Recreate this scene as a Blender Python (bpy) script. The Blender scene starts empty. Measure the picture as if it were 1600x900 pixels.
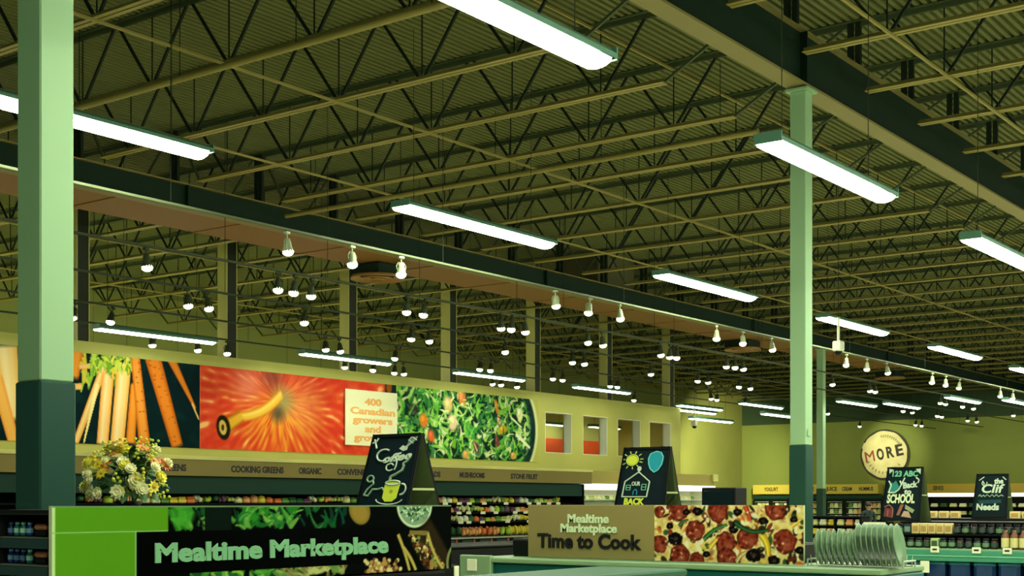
import bpy, math, random
import numpy as np
from mathutils import Vector, Matrix, Euler
random.seed(7); rng = np.random.default_rng(5)
PI = math.pi
scn = bpy.context.scene
COL = scn.collection

# ------------------------------------------------------------------ camera model
EYE = 1.6
CA, SA = 0.8018, 0.5976            # view direction in plan (x along girders, y along joists)
FPX = 2122.0; HOR = 785.0
def tx(px): return (px-800.0)/FPX
def plan_v(px, v):                 # plan point on the line y=v seen at image column px
    t = tx(px); return v*(CA+t*SA)/(SA-t*CA)
def plan_u(px, u):
    t = tx(px); return u*(SA-t*CA)/(CA+t*SA)
def depth(x, y): return x*CA+y*SA
def colpx(x, y): return 800+FPX*(x*SA-y*CA)/depth(x, y)
def zat(py, d): return EYE+(HOR-py)*d/FPX

cam = bpy.data.cameras.new('camera'); co = bpy.data.objects.new('camera', cam); COL.objects.link(co)
co.location = (0, 0, EYE); co.rotation_euler = (PI/2, 0, math.atan2(SA, CA)-PI/2)
cam.sensor_width = 36; cam.lens = FPX/1600*36; cam.shift_y = (HOR-450)/1600
cam.clip_end = 500
scn.camera = co

# ------------------------------------------------------------------ helpers
def lin(c):
    return tuple(((x/255)/12.92 if x/255 <= .04045 else ((x/255+.055)/1.055)**2.4) for x in c)
MATS = {}
def mat(name, rgb, rough=.6, metal=0., spec=.5, emit=None, es=0., noise=0., nscale=6., bump=0.):
    if name in MATS: return MATS[name]
    m = bpy.data.materials.new(name); m.use_nodes = True
    nt = m.node_tree; b = nt.nodes['Principled BSDF']
    c = (*lin(rgb), 1)
    b.inputs['Base Color'].default_value = c
    b.inputs['Roughness'].default_value = rough; b.inputs['Metallic'].default_value = metal
    b.inputs['Specular IOR Level'].default_value = spec
    if noise > 0:
        tc = nt.nodes.new('ShaderNodeTexCoord'); n = nt.nodes.new('ShaderNodeTexNoise')
        n.inputs['Scale'].default_value = nscale; n.inputs['Detail'].default_value = 5
        r = nt.nodes.new('ShaderNodeValToRGB')
        r.color_ramp.elements[0].position = .3; r.color_ramp.elements[1].position = .7
        r.color_ramp.elements[0].color = (*[x*(1-noise) for x in c[:3]], 1)
        r.color_ramp.elements[1].color = (*[min(1, x*(1+noise)) for x in c[:3]], 1)
        nt.links.new(tc.outputs['Object'], n.inputs['Vector']); nt.links.new(n.outputs['Fac'], r.inputs['Fac'])
        nt.links.new(r.outputs['Color'], b.inputs['Base Color'])
        if bump > 0:
            bp = nt.nodes.new('ShaderNodeBump'); bp.inputs['Strength'].default_value = bump; bp.inputs['Distance'].default_value = .02
            nt.links.new(n.outputs['Fac'], bp.inputs['Height']); nt.links.new(bp.outputs['Normal'], b.inputs['Normal'])
    if emit:
        b.inputs['Emission Color'].default_value = (*emit, 1); b.inputs['Emission Strength'].default_value = es
    MATS[name] = m; return m
def attr_mat(name, rough=.5):
    if name in MATS: return MATS[name]
    m = bpy.data.materials.new(name); m.use_nodes = True; nt = m.node_tree; b = nt.nodes['Principled BSDF']
    a = nt.nodes.new('ShaderNodeAttribute'); a.attribute_name = 'print'
    nt.links.new(a.outputs['Color'], b.inputs['Base Color']); b.inputs['Roughness'].default_value = rough; b.inputs['Specular IOR Level'].default_value = .02
    MATS[name] = m; return m

class MB:
    def __init__(s): s.v = []; s.f = []; s.m = []; s.smooth = []
    def add(s, vs, fs, mi=0, smooth=False, M=None):
        o = len(s.v)
        for p in vs: s.v.append(tuple(M @ Vector(p)) if M is not None else tuple(p))
        for f in fs: s.f.append(tuple(i+o for i in f)); s.m.append(mi); s.smooth.append(smooth)
        return s
    def box(s, a, b, mi=0, M=None):
        x0, y0, z0 = a; x1, y1, z1 = b
        vs = [(x0,y0,z0),(x1,y0,z0),(x1,y1,z0),(x0,y1,z0),(x0,y0,z1),(x1,y0,z1),(x1,y1,z1),(x0,y1,z1)]
        return s.add(vs, [(0,3,2,1),(4,5,6,7),(0,1,5,4),(1,2,6,5),(2,3,7,6),(3,0,4,7)], mi, False, M)
    def bbox(s, a, b, r=.01, mi=0, M=None):         # box with chamfered edges
        c = [(a[i]+b[i])/2 for i in range(3)]; h = [abs(b[i]-a[i])/2 for i in range(3)]
        r = min(r, *[x*.95 for x in h]); vs = []; idx = {}
        for sx in (-1,1):
            for sy in (-1,1):
                for sz in (-1,1):
                    for k in range(3):
                        p = [c[i]+(sx,sy,sz)[i]*(h[i]-(0 if i == k else r)) for i in range(3)]
                        idx[(sx,sy,sz,k)] = len(vs); vs.append(p)
        fs = []
        for k in range(3):
            a1, a2 = (k+1)%3, (k+2)%3
            for sg in (-1,1):
                q = []
                for (p1,p2) in ((-1,-1),(1,-1),(1,1),(-1,1)):
                    t = [0,0,0]; t[k] = sg; t[a1] = p1; t[a2] = p2; q.append(idx[(*t,k)])
                fs.append(tuple(q if sg > 0 else q[::-1]))
        for k in range(3):                           # edge chamfers along axis k
            a1, a2 = (k+1)%3, (k+2)%3
            for p1 in (-1,1):
                for p2 in (-1,1):
                    t = [0,0,0]; t[a1] = p1; t[a2] = p2
                    t0 = list(t); t0[k] = -1; t1 = list(t); t1[k] = 1
                    q = [idx[(*t0,a1)], idx[(*t1,a1)], idx[(*t1,a2)], idx[(*t0,a2)]]
                    fs.append(tuple(q if p1*p2 < 0 else q[::-1]))
        for sx in (-1,1):
            for sy in (-1,1):
                for sz in (-1,1):
                    q = [idx[(sx,sy,sz,k)] for k in range(3)]
                    fs.append(tuple(q if sx*sy*sz > 0 else q[::-1]))
        return s.add(vs, fs, mi, False, M)
    def tube(s, p0, p1, r0, r1=None, n=8, mi=0, caps=True, M=None, smooth=True):
        r1 = r0 if r1 is None else r1
        p0 = Vector(p0); p1 = Vector(p1); d = (p1-p0).normalized()
        a = d.orthogonal().normalized(); b = d.cross(a)
        vs = []
        for p, r in ((p0, r0), (p1, r1)):
            for i in range(n):
                t = 2*PI*i/n; vs.append(p+a*(r*math.cos(t))+b*(r*math.sin(t)))
        s.add(vs, [(i, (i+1)%n, n+(i+1)%n, n+i) for i in range(n)], mi, smooth, M)
        if caps: s.add(vs, [tuple(range(n))[::-1], tuple(range(n, 2*n))], mi, False, M)
        return s
    def bar(s, p0, p1, w, h=None, mi=0, M=None):     # square bar between two points
        h = h or w; p0 = Vector(p0); p1 = Vector(p1); d = (p1-p0).normalized()
        up = Vector((0,0,1)) if abs(d.z) < .95 else Vector((1,0,0))
        a = d.cross(up).normalized(); b = a.cross(d)
        vs = [p+a*(i*w/2)+b*(j*h/2) for p in (p0, p1) for i, j in ((-1,-1),(1,-1),(1,1),(-1,1))]
        return s.add(vs, [(0,1,2,3),(7,6,5,4),(0,4,5,1),(1,5,6,2),(2,6,7,3),(3,7,4,0)], mi, False, M)
    def path(s, pts, r, n=6, mi=0, M=None):
        for a, b in zip(pts[:-1], pts[1:]):
            if (Vector(a)-Vector(b)).length > 1e-6: s.tube(a, b, r, r, n, mi, True, M)
        return s
    def lathe(s, prof, n=16, mi=0, M=None, smooth=True):
        vs = []
        for r, z in prof:
            for i in range(n): vs.append((r*math.cos(2*PI*i/n), r*math.sin(2*PI*i/n), z))
        fs = []
        for k in range(len(prof)-1):
            for i in range(n): fs.append((k*n+i, k*n+(i+1)%n, (k+1)*n+(i+1)%n, (k+1)*n+i))
        s.add(vs, fs, mi, smooth, M)
        return s
    def ell(s, c, r, n=10, m=6, mi=0, M=None):
        prof = [(math.sin(PI*k/m), -math.cos(PI*k/m)) for k in range(m+1)]
        T = Matrix.Translation(c) @ Matrix.Diagonal((r[0], r[1], r[2], 1))
        return s.lathe([(max(a,1e-4), b) for a, b in prof], n, mi, (M @ T) if M is not None else T)
    def prism(s, poly, y0, y1, mi=0, M=None):        # polygon in XZ extruded along Y
        n = len(poly)
        vs = [(x, y0, z) for x, z in poly]+[(x, y1, z) for x, z in poly]
        fs = [tuple(range(n)), tuple(range(2*n-1, n-1, -1))]+[((i+1)%n, i, n+i, n+(i+1)%n) for i in range(n)]
        return s.add(vs, fs, mi, False, M)
    def mesh(s, name, mats):
        me = bpy.data.meshes.new(name); me.from_pydata(s.v, [], s.f)
        for m in (mats if isinstance(mats, (list, tuple)) else [mats]): me.materials.append(m)
        me.polygons.foreach_set('material_index', s.m); me.polygons.foreach_set('use_smooth', s.smooth)
        me.update(); return me
    def build(s, name, mats, parent=None, loc=(0,0,0), rz=0):
        return link(name, s.mesh(name, mats), parent, loc, rz)
def link(name, me, parent=None, loc=(0,0,0), rz=0):
    o = bpy.data.objects.new(name, me); COL.objects.link(o); o.location = loc; o.rotation_euler = (0,0,rz)
    if parent: o.parent = parent
    return o
def tag(o, label, cat, group=None, kind=None):
    if label: o['label'] = label
    if cat: o['category'] = cat
    if group: o['group'] = group
    if kind: o['kind'] = kind
    return o
def thing(name, label, cat, loc=(0,0,0), rz=0, group=None):
    o = bpy.data.objects.new(name, None); COL.objects.link(o); o.empty_display_size = .1
    o.location = loc; o.rotation_euler = (0,0,rz); return tag(o, label, cat, group)
def dup(root, loc, rz=None, label=None, group=None):
    def cp(o, par):
        c = o.copy(); COL.objects.link(c)
        if par: c.parent = par
        for ch in list(o.children): cp(ch, c)
        return c
    c = cp(root, None); c.location = loc
    if rz is not None: c.rotation_euler = (0,0,rz)
    if label: c['label'] = label
    if group: c['group'] = group
    return c
ORD = ['', 'first','second','third','fourth','fifth','sixth','seventh','eighth','ninth','tenth','eleventh','twelfth','thirteenth','fourteenth','fifteenth',
       'sixteenth','seventeenth','eighteenth','nineteenth','twentieth']
def ordn(i):
    if i <= 20: return ORD[i]
    tens = {2:'twenty',3:'thirty',4:'forty',5:'fifty',6:'sixty',7:'seventy',8:'eighty',9:'ninety'}
    if i % 10 == 0: return tens[i//10][:-1]+'ieth'
    return tens[i//10]+'-'+ORD[i%10]
def struct(name, mb, mats, loc=(0,0,0), rz=0, label=None):
    o = mb.build(name, mats, None, loc, rz); o['kind'] = 'structure'
    if label: o['label'] = label
    return o

FONT_CACHE = {}
def text_mesh(txt, size, width=None, extrude=.004, offset=0., shear=0., align='CENTER', space=1.):
    cu = bpy.data.curves.new('lettering', 'FONT'); cu.body = txt; cu.size = size; cu.extrude = extrude; cu.offset = offset
    cu.align_x = align; cu.align_y = 'CENTER'; cu.shear = shear; cu.resolution_u = 3; cu.space_character = space
    o = bpy.data.objects.new('lettering_tmp', cu); COL.objects.link(o)
    dg = bpy.context.evaluated_depsgraph_get(); dg.update()
    me = bpy.data.meshes.new_from_object(o.evaluated_get(dg))
    bpy.data.objects.remove(o); bpy.data.curves.remove(cu)
    xs = [v.co.x for v in me.vertices]
    sx = 1.
    if width and xs: sx = width/(max(xs)-min(xs))
    # lay upright: text x -> x, y -> z, facing -y
    for v in me.vertices: v.co = Vector((v.co.x*sx, -v.co.z, v.co.y))
    me.update(); return me
def text(txt, size, m, parent, loc, rz=0, width=None, name='lettering', tilt=0, **kw):
    me = text_mesh(txt, size, width, **kw); me.materials.clear(); me.materials.append(m); me.name = name
    o = link(name, me, parent, loc, rz); o.rotation_euler = (tilt, 0, rz); return o

# ------------------------------------------------------------------ picture rasters (printed graphics)
class Pic:                                # metres, x right, z up, origin at lower left
    def __init__(s, w, h, nx, ny, bg):
        s.w, s.h, s.nx, s.ny = w, h, nx, ny
        s.X, s.Z = np.meshgrid(np.linspace(0, w, nx), np.linspace(0, h, ny))
        s.a = np.zeros((ny, nx, 3)); s.a[:] = bg
    def blend(s, mask, c):
        mask = np.clip(mask, 0, 1)[..., None]; s.a = s.a*(1-mask)+np.array(c)*mask
    def noise(s, sc, seed=0, ax=1., ay=1.):
        r = np.random.default_rng(seed); out = np.zeros_like(s.X)
        for k in range(7):
            th = r.uniform(0, 2*PI); f = sc*r.uniform(.6, 1.9)
            out += np.sin(f*(s.X*ax*math.cos(th)+s.Z*ay*math.sin(th))+r.uniform(0, 6.3)+1.5*np.sin(f*.7*(s.X*ax*math.sin(th)-s.Z*ay*math.cos(th))))
        return out/7
    def ell(s, cx, cz, rx, rz, ang=0., c=(0,0,0), soft=.15, op=1.):
        ca, sa = math.cos(ang), math.sin(ang)
        dx = s.X-cx; dz = s.Z-cz
        q = np.sqrt(((dx*ca+dz*sa)/rx)**2+((-dx*sa+dz*ca)/rz)**2)
        m = np.clip((1-q)/soft+.5, 0, 1)*op; s.blend(m, c); return q
    def ring(s, cx, cz, rx, rz, w, c, op=1., zmax=1e9):
        q = np.sqrt(((s.X-cx)/rx)**2+((s.Z-cz)/rz)**2)
        m = np.clip(1.5-np.abs(q-1)/w, 0, 1)*op*(s.Z < zmax); s.blend(m, c)
    def stroke(s, p0, p1, w0, w1, c, edge=None, hi=None, op=1., soft=.25, bend=0.):
        d = np.array(p1)-np.array(p0); L = np.hypot(*d)+1e-9; d = d/L; n = np.array((-d[1], d[0]))
        dx = s.X-p0[0]; dz = s.Z-p0[1]
        t = (dx*d[0]+dz*d[1])/L; q = dx*n[0]+dz*n[1]-bend*L*np.sin(np.clip(t,0,1)*PI)
        w = w0+(w1-w0)*np.clip(t, 0, 1); k = np.abs(q)/(w/2+1e-9)
        endm = np.clip(np.minimum(t, 1-t)*L/(.25*max(w0,w1)+1e-6)+.6, 0, 1)
        m = np.clip((1-k)/soft+.5, 0, 1)*endm*op
        col = np.zeros_like(s.a); col[:] = c
        if edge is not None: e = np.clip((k-.45)*1.6, 0, 1)[..., None]; col = col*(1-e)+np.array(edge)*e
        if hi is not None: e = np.clip(1-np.abs(q/(w/2+1e-9)+.2)*2.2, 0, 1)[..., None]*.7; col = col*(1-e)+np.array(hi)*e
        m = m[..., None]; s.a = s.a*(1-m)+col*m
    def rect(s, x0, z0, x1, z1, c): s.blend(((s.X >= x0) & (s.X <= x1) & (s.Z >= z0) & (s.Z <= z1)).astype(float), c)
    def build(s, name, parent=None, loc=(0,0,0), rz=0, rough=.45, thick=.02, edge=None):
        nx, ny = s.nx, s.ny
        vs = np.stack([s.X, np.zeros_like(s.X), s.Z], -1).reshape(-1, 3)
        i = np.arange(ny-1)[:, None]*nx+np.arange(nx-1)[None, :]
        q = np.stack([i, i+1, i+1+nx, i+nx], -1).reshape(-1, 4)
        me = bpy.data.meshes.new(name); n0 = len(vs)
        w, h, t = s.w, s.h, thick
        ev = [(0,0.001,0),(w,.001,0),(w,.001,h),(0,.001,h),(0,t,0),(w,t,0),(w,t,h),(0,t,h)]
        ef = [(5,4,7,6),(0,4,5,1),(1,5,6,2),(2,6,7,3),(3,7,4,0)]
        me.from_pydata([tuple(p) for p in vs]+ev, [], [tuple(int(x) for x in f) for f in q]+[tuple(n0+k for k in f) for f in ef])
        at = me.color_attributes.new('print', 'FLOAT_COLOR', 'POINT')
        c = np.clip(s.a.reshape(-1, 3)/255, 0, 1); c = np.where(c <= .04045, c/12.92, ((c+.055)/1.055)**2.4)
        full = np.ones((n0+8, 4)); full[:n0, :3] = c; full[n0:, :3] = lin(edge or (200,205,170))
        at.data.foreach_set('color', full.astype(np.float32).ravel())
        me.materials.append(attr_mat('printed picture', rough)); me.update()
        return link(name, me, parent, loc, rz)

# ------------------------------------------------------------------ materials
LIGHT = (.95, 1., .74)
M_deck = mat('ceiling deck olive', (98,102,56), .8, spec=.2)
M_joist = mat('joist steel dark olive', (62,74,40), .7)
M_chord = mat('joist chord khaki', (142,130,66), .6, spec=.3)
M_web = mat('joist web dark green', (24,36,22), .7, spec=.2)
M_gird = mat('girder dark green paint', (13,36,22), .65, spec=.2)
M_flange = mat('girder flange khaki', (122,112,56), .65)
M_col = mat('column pale green paint', (148,184,142), .55, spec=.3)
M_colbase = mat('column base dark green gloss', (28,66,54), .3)
M_post = mat('post khaki paint', (176,172,98), .6)
M_postshade = mat('post painted shade', (22,32,16), .7)  # dark tone painted in for shade between the post flanges
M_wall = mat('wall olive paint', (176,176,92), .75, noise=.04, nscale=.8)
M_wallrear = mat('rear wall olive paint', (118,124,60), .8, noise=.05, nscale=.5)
M_wallshade = mat('wall painted shade band', (40,64,38), .8)  # light fall-off painted into the top of the end wall
M_floor = mat('floor polished tile', (206,206,180), .35, noise=.05, nscale=2.)
M_white = mat('white enamel', (232,236,212), .4)
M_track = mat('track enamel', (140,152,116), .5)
M_trackdk = mat('dark track and backlit heads', (44,52,30), .6, spec=.2)
M_lens = mat('lamp lens', (250,250,230), .4, emit=LIGHT, es=70.)
M_lens_small = mat('slim lamp lens', (250,250,230), .4, emit=LIGHT, es=16.)
M_bulb = mat('spot bulb glow', (250,250,225), .4, emit=(1.,1.,.72), es=5.)
M_bulb.cycles.emission_sampling = 'NONE'
M_valance = mat('lit case valance', (250,250,235), .4, emit=(1.,1.,.8), es=1.1)
M_house = mat('fixture housing green grey', (84,128,108), .5)
M_black = mat('black enamel', (7,11,10), .5, spec=.2)
M_duct = mat('duct ochre', (132,96,46), .7, spec=.2)
M_ring = mat('diffuser ochre', (160,122,66), .5)
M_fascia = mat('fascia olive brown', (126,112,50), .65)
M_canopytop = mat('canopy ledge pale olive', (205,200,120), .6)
M_teal = mat('case valance teal', (16,54,42), .6, spec=.2)
M_casein = mat('case interior black', (7,12,11), .7, spec=.15)
M_ink = mat('black ink lettering', (24,20,8), .6)
M_tealface = mat('counter teal front', (8,92,88), .45, spec=.25)
M_lip = mat('counter pale green lip', (126,158,116), .5)
M_shelfgreen = mat('shelf edge green', (62,140,112), .4)
M_tagwhite = mat('price tag white', (235,238,205), .5)
M_chalk = mat('chalkboard slate', (5,26,32), .7, spec=.15)
M_frame = mat('chalkboard black frame', (4,9,10), .6, spec=.15)
M_backolive = mat('chalkboard inner olive', (96,112,70), .8, spec=.1)
M_chalkw = mat('white chalk', (196,214,190), .9)
M_chalkg = mat('green chalk', (110,190,150), .9)
M_chalky = mat('yellow chalk', (214,226,60), .9)
M_chalkb = mat('blue chalk', (24,150,170), .9)
M_chalkr = mat('brown chalk', (150,90,80), .9)
M_glass = mat('window glass', (230,240,230), .05)
for n_ in ['Transmission Weight']: M_glass.node_tree.nodes['Principled BSDF'].inputs[n_].default_value = 1.
M_glass.node_tree.nodes['Principled BSDF'].inputs['IOR'].default_value = 1.05
M_orange = mat('orange wainscot', (235,84,30), .6)
M_steel = mat('wire steel', (190,200,180), .35, .6)

# ================================================================== SETTING
DECK = 8.4+EYE
V_G1, V_G2, V_WALL, V_REAR, U_END = 9.3, 24.3, 30.2, 45., 88.
# floor
struct('floor', MB().box((-16,-14,-.2),(U_END+.3,V_REAR+.3,0)), M_floor)
# corrugated roof deck, ribs along x
d = MB(); p = .152; y = -14.
prof = []
while y < V_REAR+.2:
    prof += [(y, 0), (y+.078, 0), (y+.09, .085), (y+.14, .085)]; y += p
vs = []; 
for (yy, zz) in prof: vs += [(-16, yy, DECK+zz), (U_END+.2, yy, DECK+zz)]
fs = [(2*i, 2*i+2, 2*i+3, 2*i+1) for i in range(len(prof)-1)]
d.add(vs, fs, 0)
d.box((-16,-14,DECK+.1),(U_END+.2,V_REAR+.2,DECK+.14))
struct('ceiling', d, M_deck, label='olive corrugated steel roof deck over the whole store')

# mural partition with four window openings
WT = 5.82; win_u = [(42.66,44.46),(45.27,47.07),(47.87,49.67),(50.43,52.23)]
WZ0, WZ1 = 1.92+EYE, 3.49+EYE
w = MB(); uL, uR = 8., 53.1
w.box((uL,V_WALL,0),(uR,V_WALL+.4,WZ0)); w.box((uL,V_WALL,WZ1),(uR,V_WALL+.4,WT))
xs = [uL]+[q for ab in win_u for q in ab]+[uR]
for a, b in zip(xs[0::2], xs[1::2]): w.box((a,V_WALL,WZ0),(b,V_WALL+.4,WZ1))
struct('wall_left', w, M_wall, label='olive partition wall carrying the food murals and four windows')
for i, (a, b) in enumerate(win_u):
    r = MB(); e = .02
    r.box((a,V_WALL-.004,WZ0),(a+e,V_WALL+.4,WZ1)); r.box((b-e,V_WALL-.004,WZ0),(b,V_WALL+.4,WZ1))
    r.box((a+e,V_WALL-.004,WZ0),(b-e,V_WALL+.4,WZ0+e)); r.box((a+e,V_WALL-.004,WZ1-e),(b-e,V_WALL+.4,WZ1))
    f = struct('window_%d' % (i+1), r, M_white)
    g = MB(); g.box((a+e,V_WALL+.36,WZ0+e),(b-e,V_WALL+.37,WZ1-e)); g.build('pane', M_glass, f)
# office room behind the windows
o_ = MB(); o_.box((41.5,V_WALL+3.4,0),(53.1,V_WALL+3.6,WT)); o_.box((53.0,V_WALL+.4,0),(53.2,V_WALL+3.6,WT)); o_.box((41.4,V_WALL+.4,0),(41.6,V_WALL+3.6,WT))
o_.box((41.6,V_WALL+.4,WT-.1),(53.0,V_WALL+3.4,WT)); o_.box((41.6,V_WALL+.4,3.0),(53.0,V_WALL+3.4,3.1))
struct('wall_inner', o_, mat('office wall cream', (196,190,110), .7), label='cream walls of the office behind the partition windows')
struct('trim_1', MB().box((41.6,V_WALL+3.34,3.1),(53.0,V_WALL+3.395,4.35)), M_orange, label='orange wainscot band seen through the partition windows')

# rear wall & end wall
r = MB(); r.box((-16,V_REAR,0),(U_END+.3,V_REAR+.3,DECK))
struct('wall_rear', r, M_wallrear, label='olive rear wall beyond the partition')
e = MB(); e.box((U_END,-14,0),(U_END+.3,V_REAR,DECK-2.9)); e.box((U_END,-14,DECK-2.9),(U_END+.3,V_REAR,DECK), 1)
struct('wall_right', e, [mat('end wall olive', (122,136,64), .8, noise=.05, nscale=.4), M_wallshade], label='olive end wall carrying the round sign, shade painted in near the roof')

# ================================================================== STEEL
def column(x, y, s, zb, ztop, label):
    t = thing('steel_column', label, 'column', (x,y,0), 0, 'square steel columns'); t['kind'] = 'thing'
    h = s/2
    MB().bbox((-h,-h,zb),(h,h,ztop),.012).build('shaft', M_col, t)
    MB().bbox((-h-.012,-h-.012,0),(h+.012,h+.012,zb),.015).build('painted_base', M_colbase, t)
    MB().box((-h-.06,-h-.06,ztop),(h+.06,h+.06,ztop+.04)).build('cap_plate', M_col, t)
    return t
c1 = column(6.22, 9.1, .30, 2.52, 6.6+EYE, 'thick pale green steel column nearest the camera, dark teal base')
c2 = column(20.35, 9.35, .27, 2.52, 6.6+EYE, 'pale green steel column under the big girder, dark base, behind pizza sign')
c3 = column(plan_v(1283,24.45), 24.45, .3, 2.2, 6.605+EYE, 'far slim pale green column standing before the glass-door coolers')
MB().bbox((-.05,-.02,0),(.05,0,.12),.008).build('outlet_box', M_col, c2, (-.03,-.135,2.66))
for x in (35.,49.):
    pass

def girder(y, z0, z1, fw, x0, x1, label):
    t = thing('steel_girder', label, 'girder', (x0,y,z0), 0); t['kind'] = 'thing'
    L = x1-x0; H = z1-z0
    MB().box((0,-.02,.04),(L,.02,H-.04)).build('web', M_gird, t)
    MB().box((0,-fw/2,0),(L,fw/2,.04)).build('bottom_flange', M_flange, t)
    MB().box((0,-fw*.3,H-.025),(L,fw*.3,H)).build('top_flange', M_flange, t)
    k = 20.35-x0
    for xx in (k-14.13, k, k+14.13, k+28.3, k+42.4):
        if 0 < xx < L: MB().box((-.015,-fw/2+.03,.04),(.015,fw/2-.03,H-.04)).build('stiffener', M_gird, t, (xx,0,0))
    return t
G1B, G1T = 6.68+EYE, 7.62+EYE
girder(9.38, G1B, G1T, .34, -8, U_END, 'big dark green girder resting on the column behind the pizza sign')
G2B, G2T = 6.65+EYE, 7.25+EYE
girder(24.45, G2B, G2T, .3, -8, U_END, 'dark green girder running above the ochre duct, parallel to the front rail')

# joists (open-web), one prototype per bay then copies
UJ0, PJ = 17.5, 2.55
JB, JT = 7.12+EYE, DECK-.005
def joist_proto(v0, v1, bb0, bb1, node0, npitch, label, group):
    t = thing('roof_joist', label, 'joist', (0,v0,JB), 0, group); t['kind'] = 'thing'
    H = JT-JB; L = v1-v0
    b = MB()
    for s in (-1,1):
        b.box((s*.055-.04,bb0-v0,0),(s*.055+.04,bb1-v0,.016)); b.box((s*.02-.006,bb0-v0,.016),(s*.02+.006,bb1-v0,.085))
    b.build('bottom_chord', M_chord, t)
    c = MB()
    for s in (-1,1):
        c.box((s*.055-.04,0,H-.016),(s*.055+.04,L,H)); c.box((s*.02-.006,0,H-.1),(s*.02+.006,L,H-.016))
    c.build('top_chord', M_joist, t)
    wv = MB(); y = node0-v0
    while y < bb1-v0-.2:
        if y > bb0-v0-.01:
            wv.tube((0,y,.03),(0,y,H-.03),.014,n=5)
            for sgn in (-1,1):
                yy = y+sgn*npitch/2
                if 0 <= yy <= L: wv.bar((0,y+sgn*.05,.05),(0,yy-sgn*.04,H-.05),.042,.042)
        y += npitch
    wv.build('lattice_web', M_web, t)
    if bb0-v0 > .5: MB().bar((0,bb0-v0,.03),(0,.12,H-.06),.045).build('end_diagonal', M_joist, t)
    if v1-bb1 > .5: MB().bar((0,bb1-v0,.03),(0,L-.12,H-.06),.045).build('end_diagonal', M_joist, t)
    for yy, gz in (((0, G1T) if 9 < v0 < 10 else (0, G2T)) if v0 > 0 else (0, JT-.3), (L-.1, G1T if v1 < 10 else G2T)):
        if v1 > 40 and yy > 1: continue
        MB().box((-.035,yy,gz-JB+.004),(.035,yy+.1,H-.02)).build('bearing_seat', M_web, t)
    return t
bays = [(-13.8, 9.36, -12.5, 9.16, -11.6, 1.94, 'bay over the camera'),
        (9.40, 24.42, 11.7, 23.6, 13.0, 1.94, 'bay between the two girders'),
        (24.48, 44.9, 25.8, 43.5, 27.0, 1.94, 'bay beyond the ochre duct')]
for bi, (v0,v1,b0,b1,n0,pi_,nm) in enumerate(bays):
    proto = None; n = 0
    for k in range(-5, 28):
        u = UJ0+PJ*k
        if u > U_END-.5: break
        if bi == 0 and u < 14: continue
        n += 1; lab = '%s open-web steel joist from the camera in the %s' % (ordn(n), nm)
        if proto is None:
            proto = joist_proto(v0,v1,b0,b1,n0,pi_,lab,'roof joists in the '+nm); proto.location = (u,v0,JB)
        else: dup(proto, (u,v0,JB), label=lab)
# bridging bars along the building
for i, (v, z, nm) in enumerate(((16.87,JB+.02,'below the middle bay'),(21.0,JB+.02,'near the ochre duct'),(13.0,JT-.12,'high beside the big girder'),(5.4,JB+.02,'over the camera, far from the girder'),(7.7,JB+.02,'over the camera, close to the big girder'),(30.8,JB+.02,'beyond the duct over the partition'),(37.,JB+.02,'high above the office roof'))):
    tag(MB().bar((4,v,z-(.043 if z < JB+.1 else .03)),(U_END-1,v,z-(.043 if z < JB+.1 else .03)),.04).build('bridging_bar', M_chord), 'thin steel bridging bar crossing the joists %s' % nm, 'bar')
# pipes running with the joists
for i, (u, nm) in enumerate(((14.62,'above the nearest tube lamp'),(23.15,'above the second row of tube lamps'))):
    t = thing('sprinkler_pipe', 'olive ceiling pipe running along the joists %s' % nm, 'pipe', (u,11.5,6.95+EYE)); t['kind'] = 'thing'
    MB().tube((0,0,0),(0,12.6,0),.055,n=12).build('pipe', M_chord, t)
    for k in range(5): MB().tube((0,0,.05),(0,0,1.44),.009,n=5).build('hanger_rod', M_web, t, (0,.8+k*2.7,0))
# ochre duct with riser and round diffusers
t = thing('air_duct', 'long ochre rectangular air duct under the roof behind the dark girder', 'duct', (6,24.66,6.68+EYE)); t['kind'] = 'thing'
DL = plan_v(1384,25.5)-6
dm = MB().bbox((0,0,0),(DL,1.75,.40),.02)
for k in range(int(DL/3.6)): dm.box((1.8+k*3.6,-.02,-.02),(1.86+k*3.6,1.77,.42))
dm.build('duct_run', M_duct, t)
rx = UJ0+PJ*8.5-6
MB().bbox((rx-1.15,.1,.40),(rx+1.15,1.6,1.7),.02).build('riser', mat('riser olive', (84,82,44), .7), t)
def diffuser(px, n):
    u = plan_v(px, 25.9); 
    t = thing('air_diffuser', '%s round ochre air diffuser from the camera, hanging under the duct' % n, 'diffuser', (u,25.9,6.28+EYE), 0, 'round air diffusers')
    MB().bbox((-.55,-.55,.1),(.55,.55,.375),.02).build('plenum_box', M_gird, t)
    m = MB()
    for r0, r1, z in ((.50,.76,0),(.28,.44,-.015),(.0,.2,-.03)):
        m.lathe([(max(r0,.001),z+.09),(r1-.03,z+.05),(r1,z),(r1,z+.025),(r1-.03,z+.09),(max(r0,.001),z+.1)],28)
    m.build('cone_rings', M_ring, t)
diffuser(590,'nearest'); diffuser(1160,'second'); diffuser(1390,'farthest')

# posts standing on the partition
n = 0
for k in range(-1, 7):
    u = V_WALL*(.7207+.1688*k)
    t = None; n += 1
    t = thing('steel_post', '%s khaki steel post from the near end of the mural partition top' % ordn(n), 'post', (u,V_WALL+.2,WT), 0, 'posts on the mural partition'); t['kind'] = 'thing'
    H = DECK-WT-.02
    MB().box((-.2,-.2,0),(-.17,.2,H)).box((.17,-.2,0),(.2,.2,H)).build('flange', M_post, t)
    MB().box((-.17,-.02,0),(.17,.02,H)).build('web', M_postshade, t)
    MB().box((-.17,-.19,0),(.17,-.15,H)).build('shade_panel', M_postshade, t)  # dark sheet standing for shade inside the post, no real panel

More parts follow.
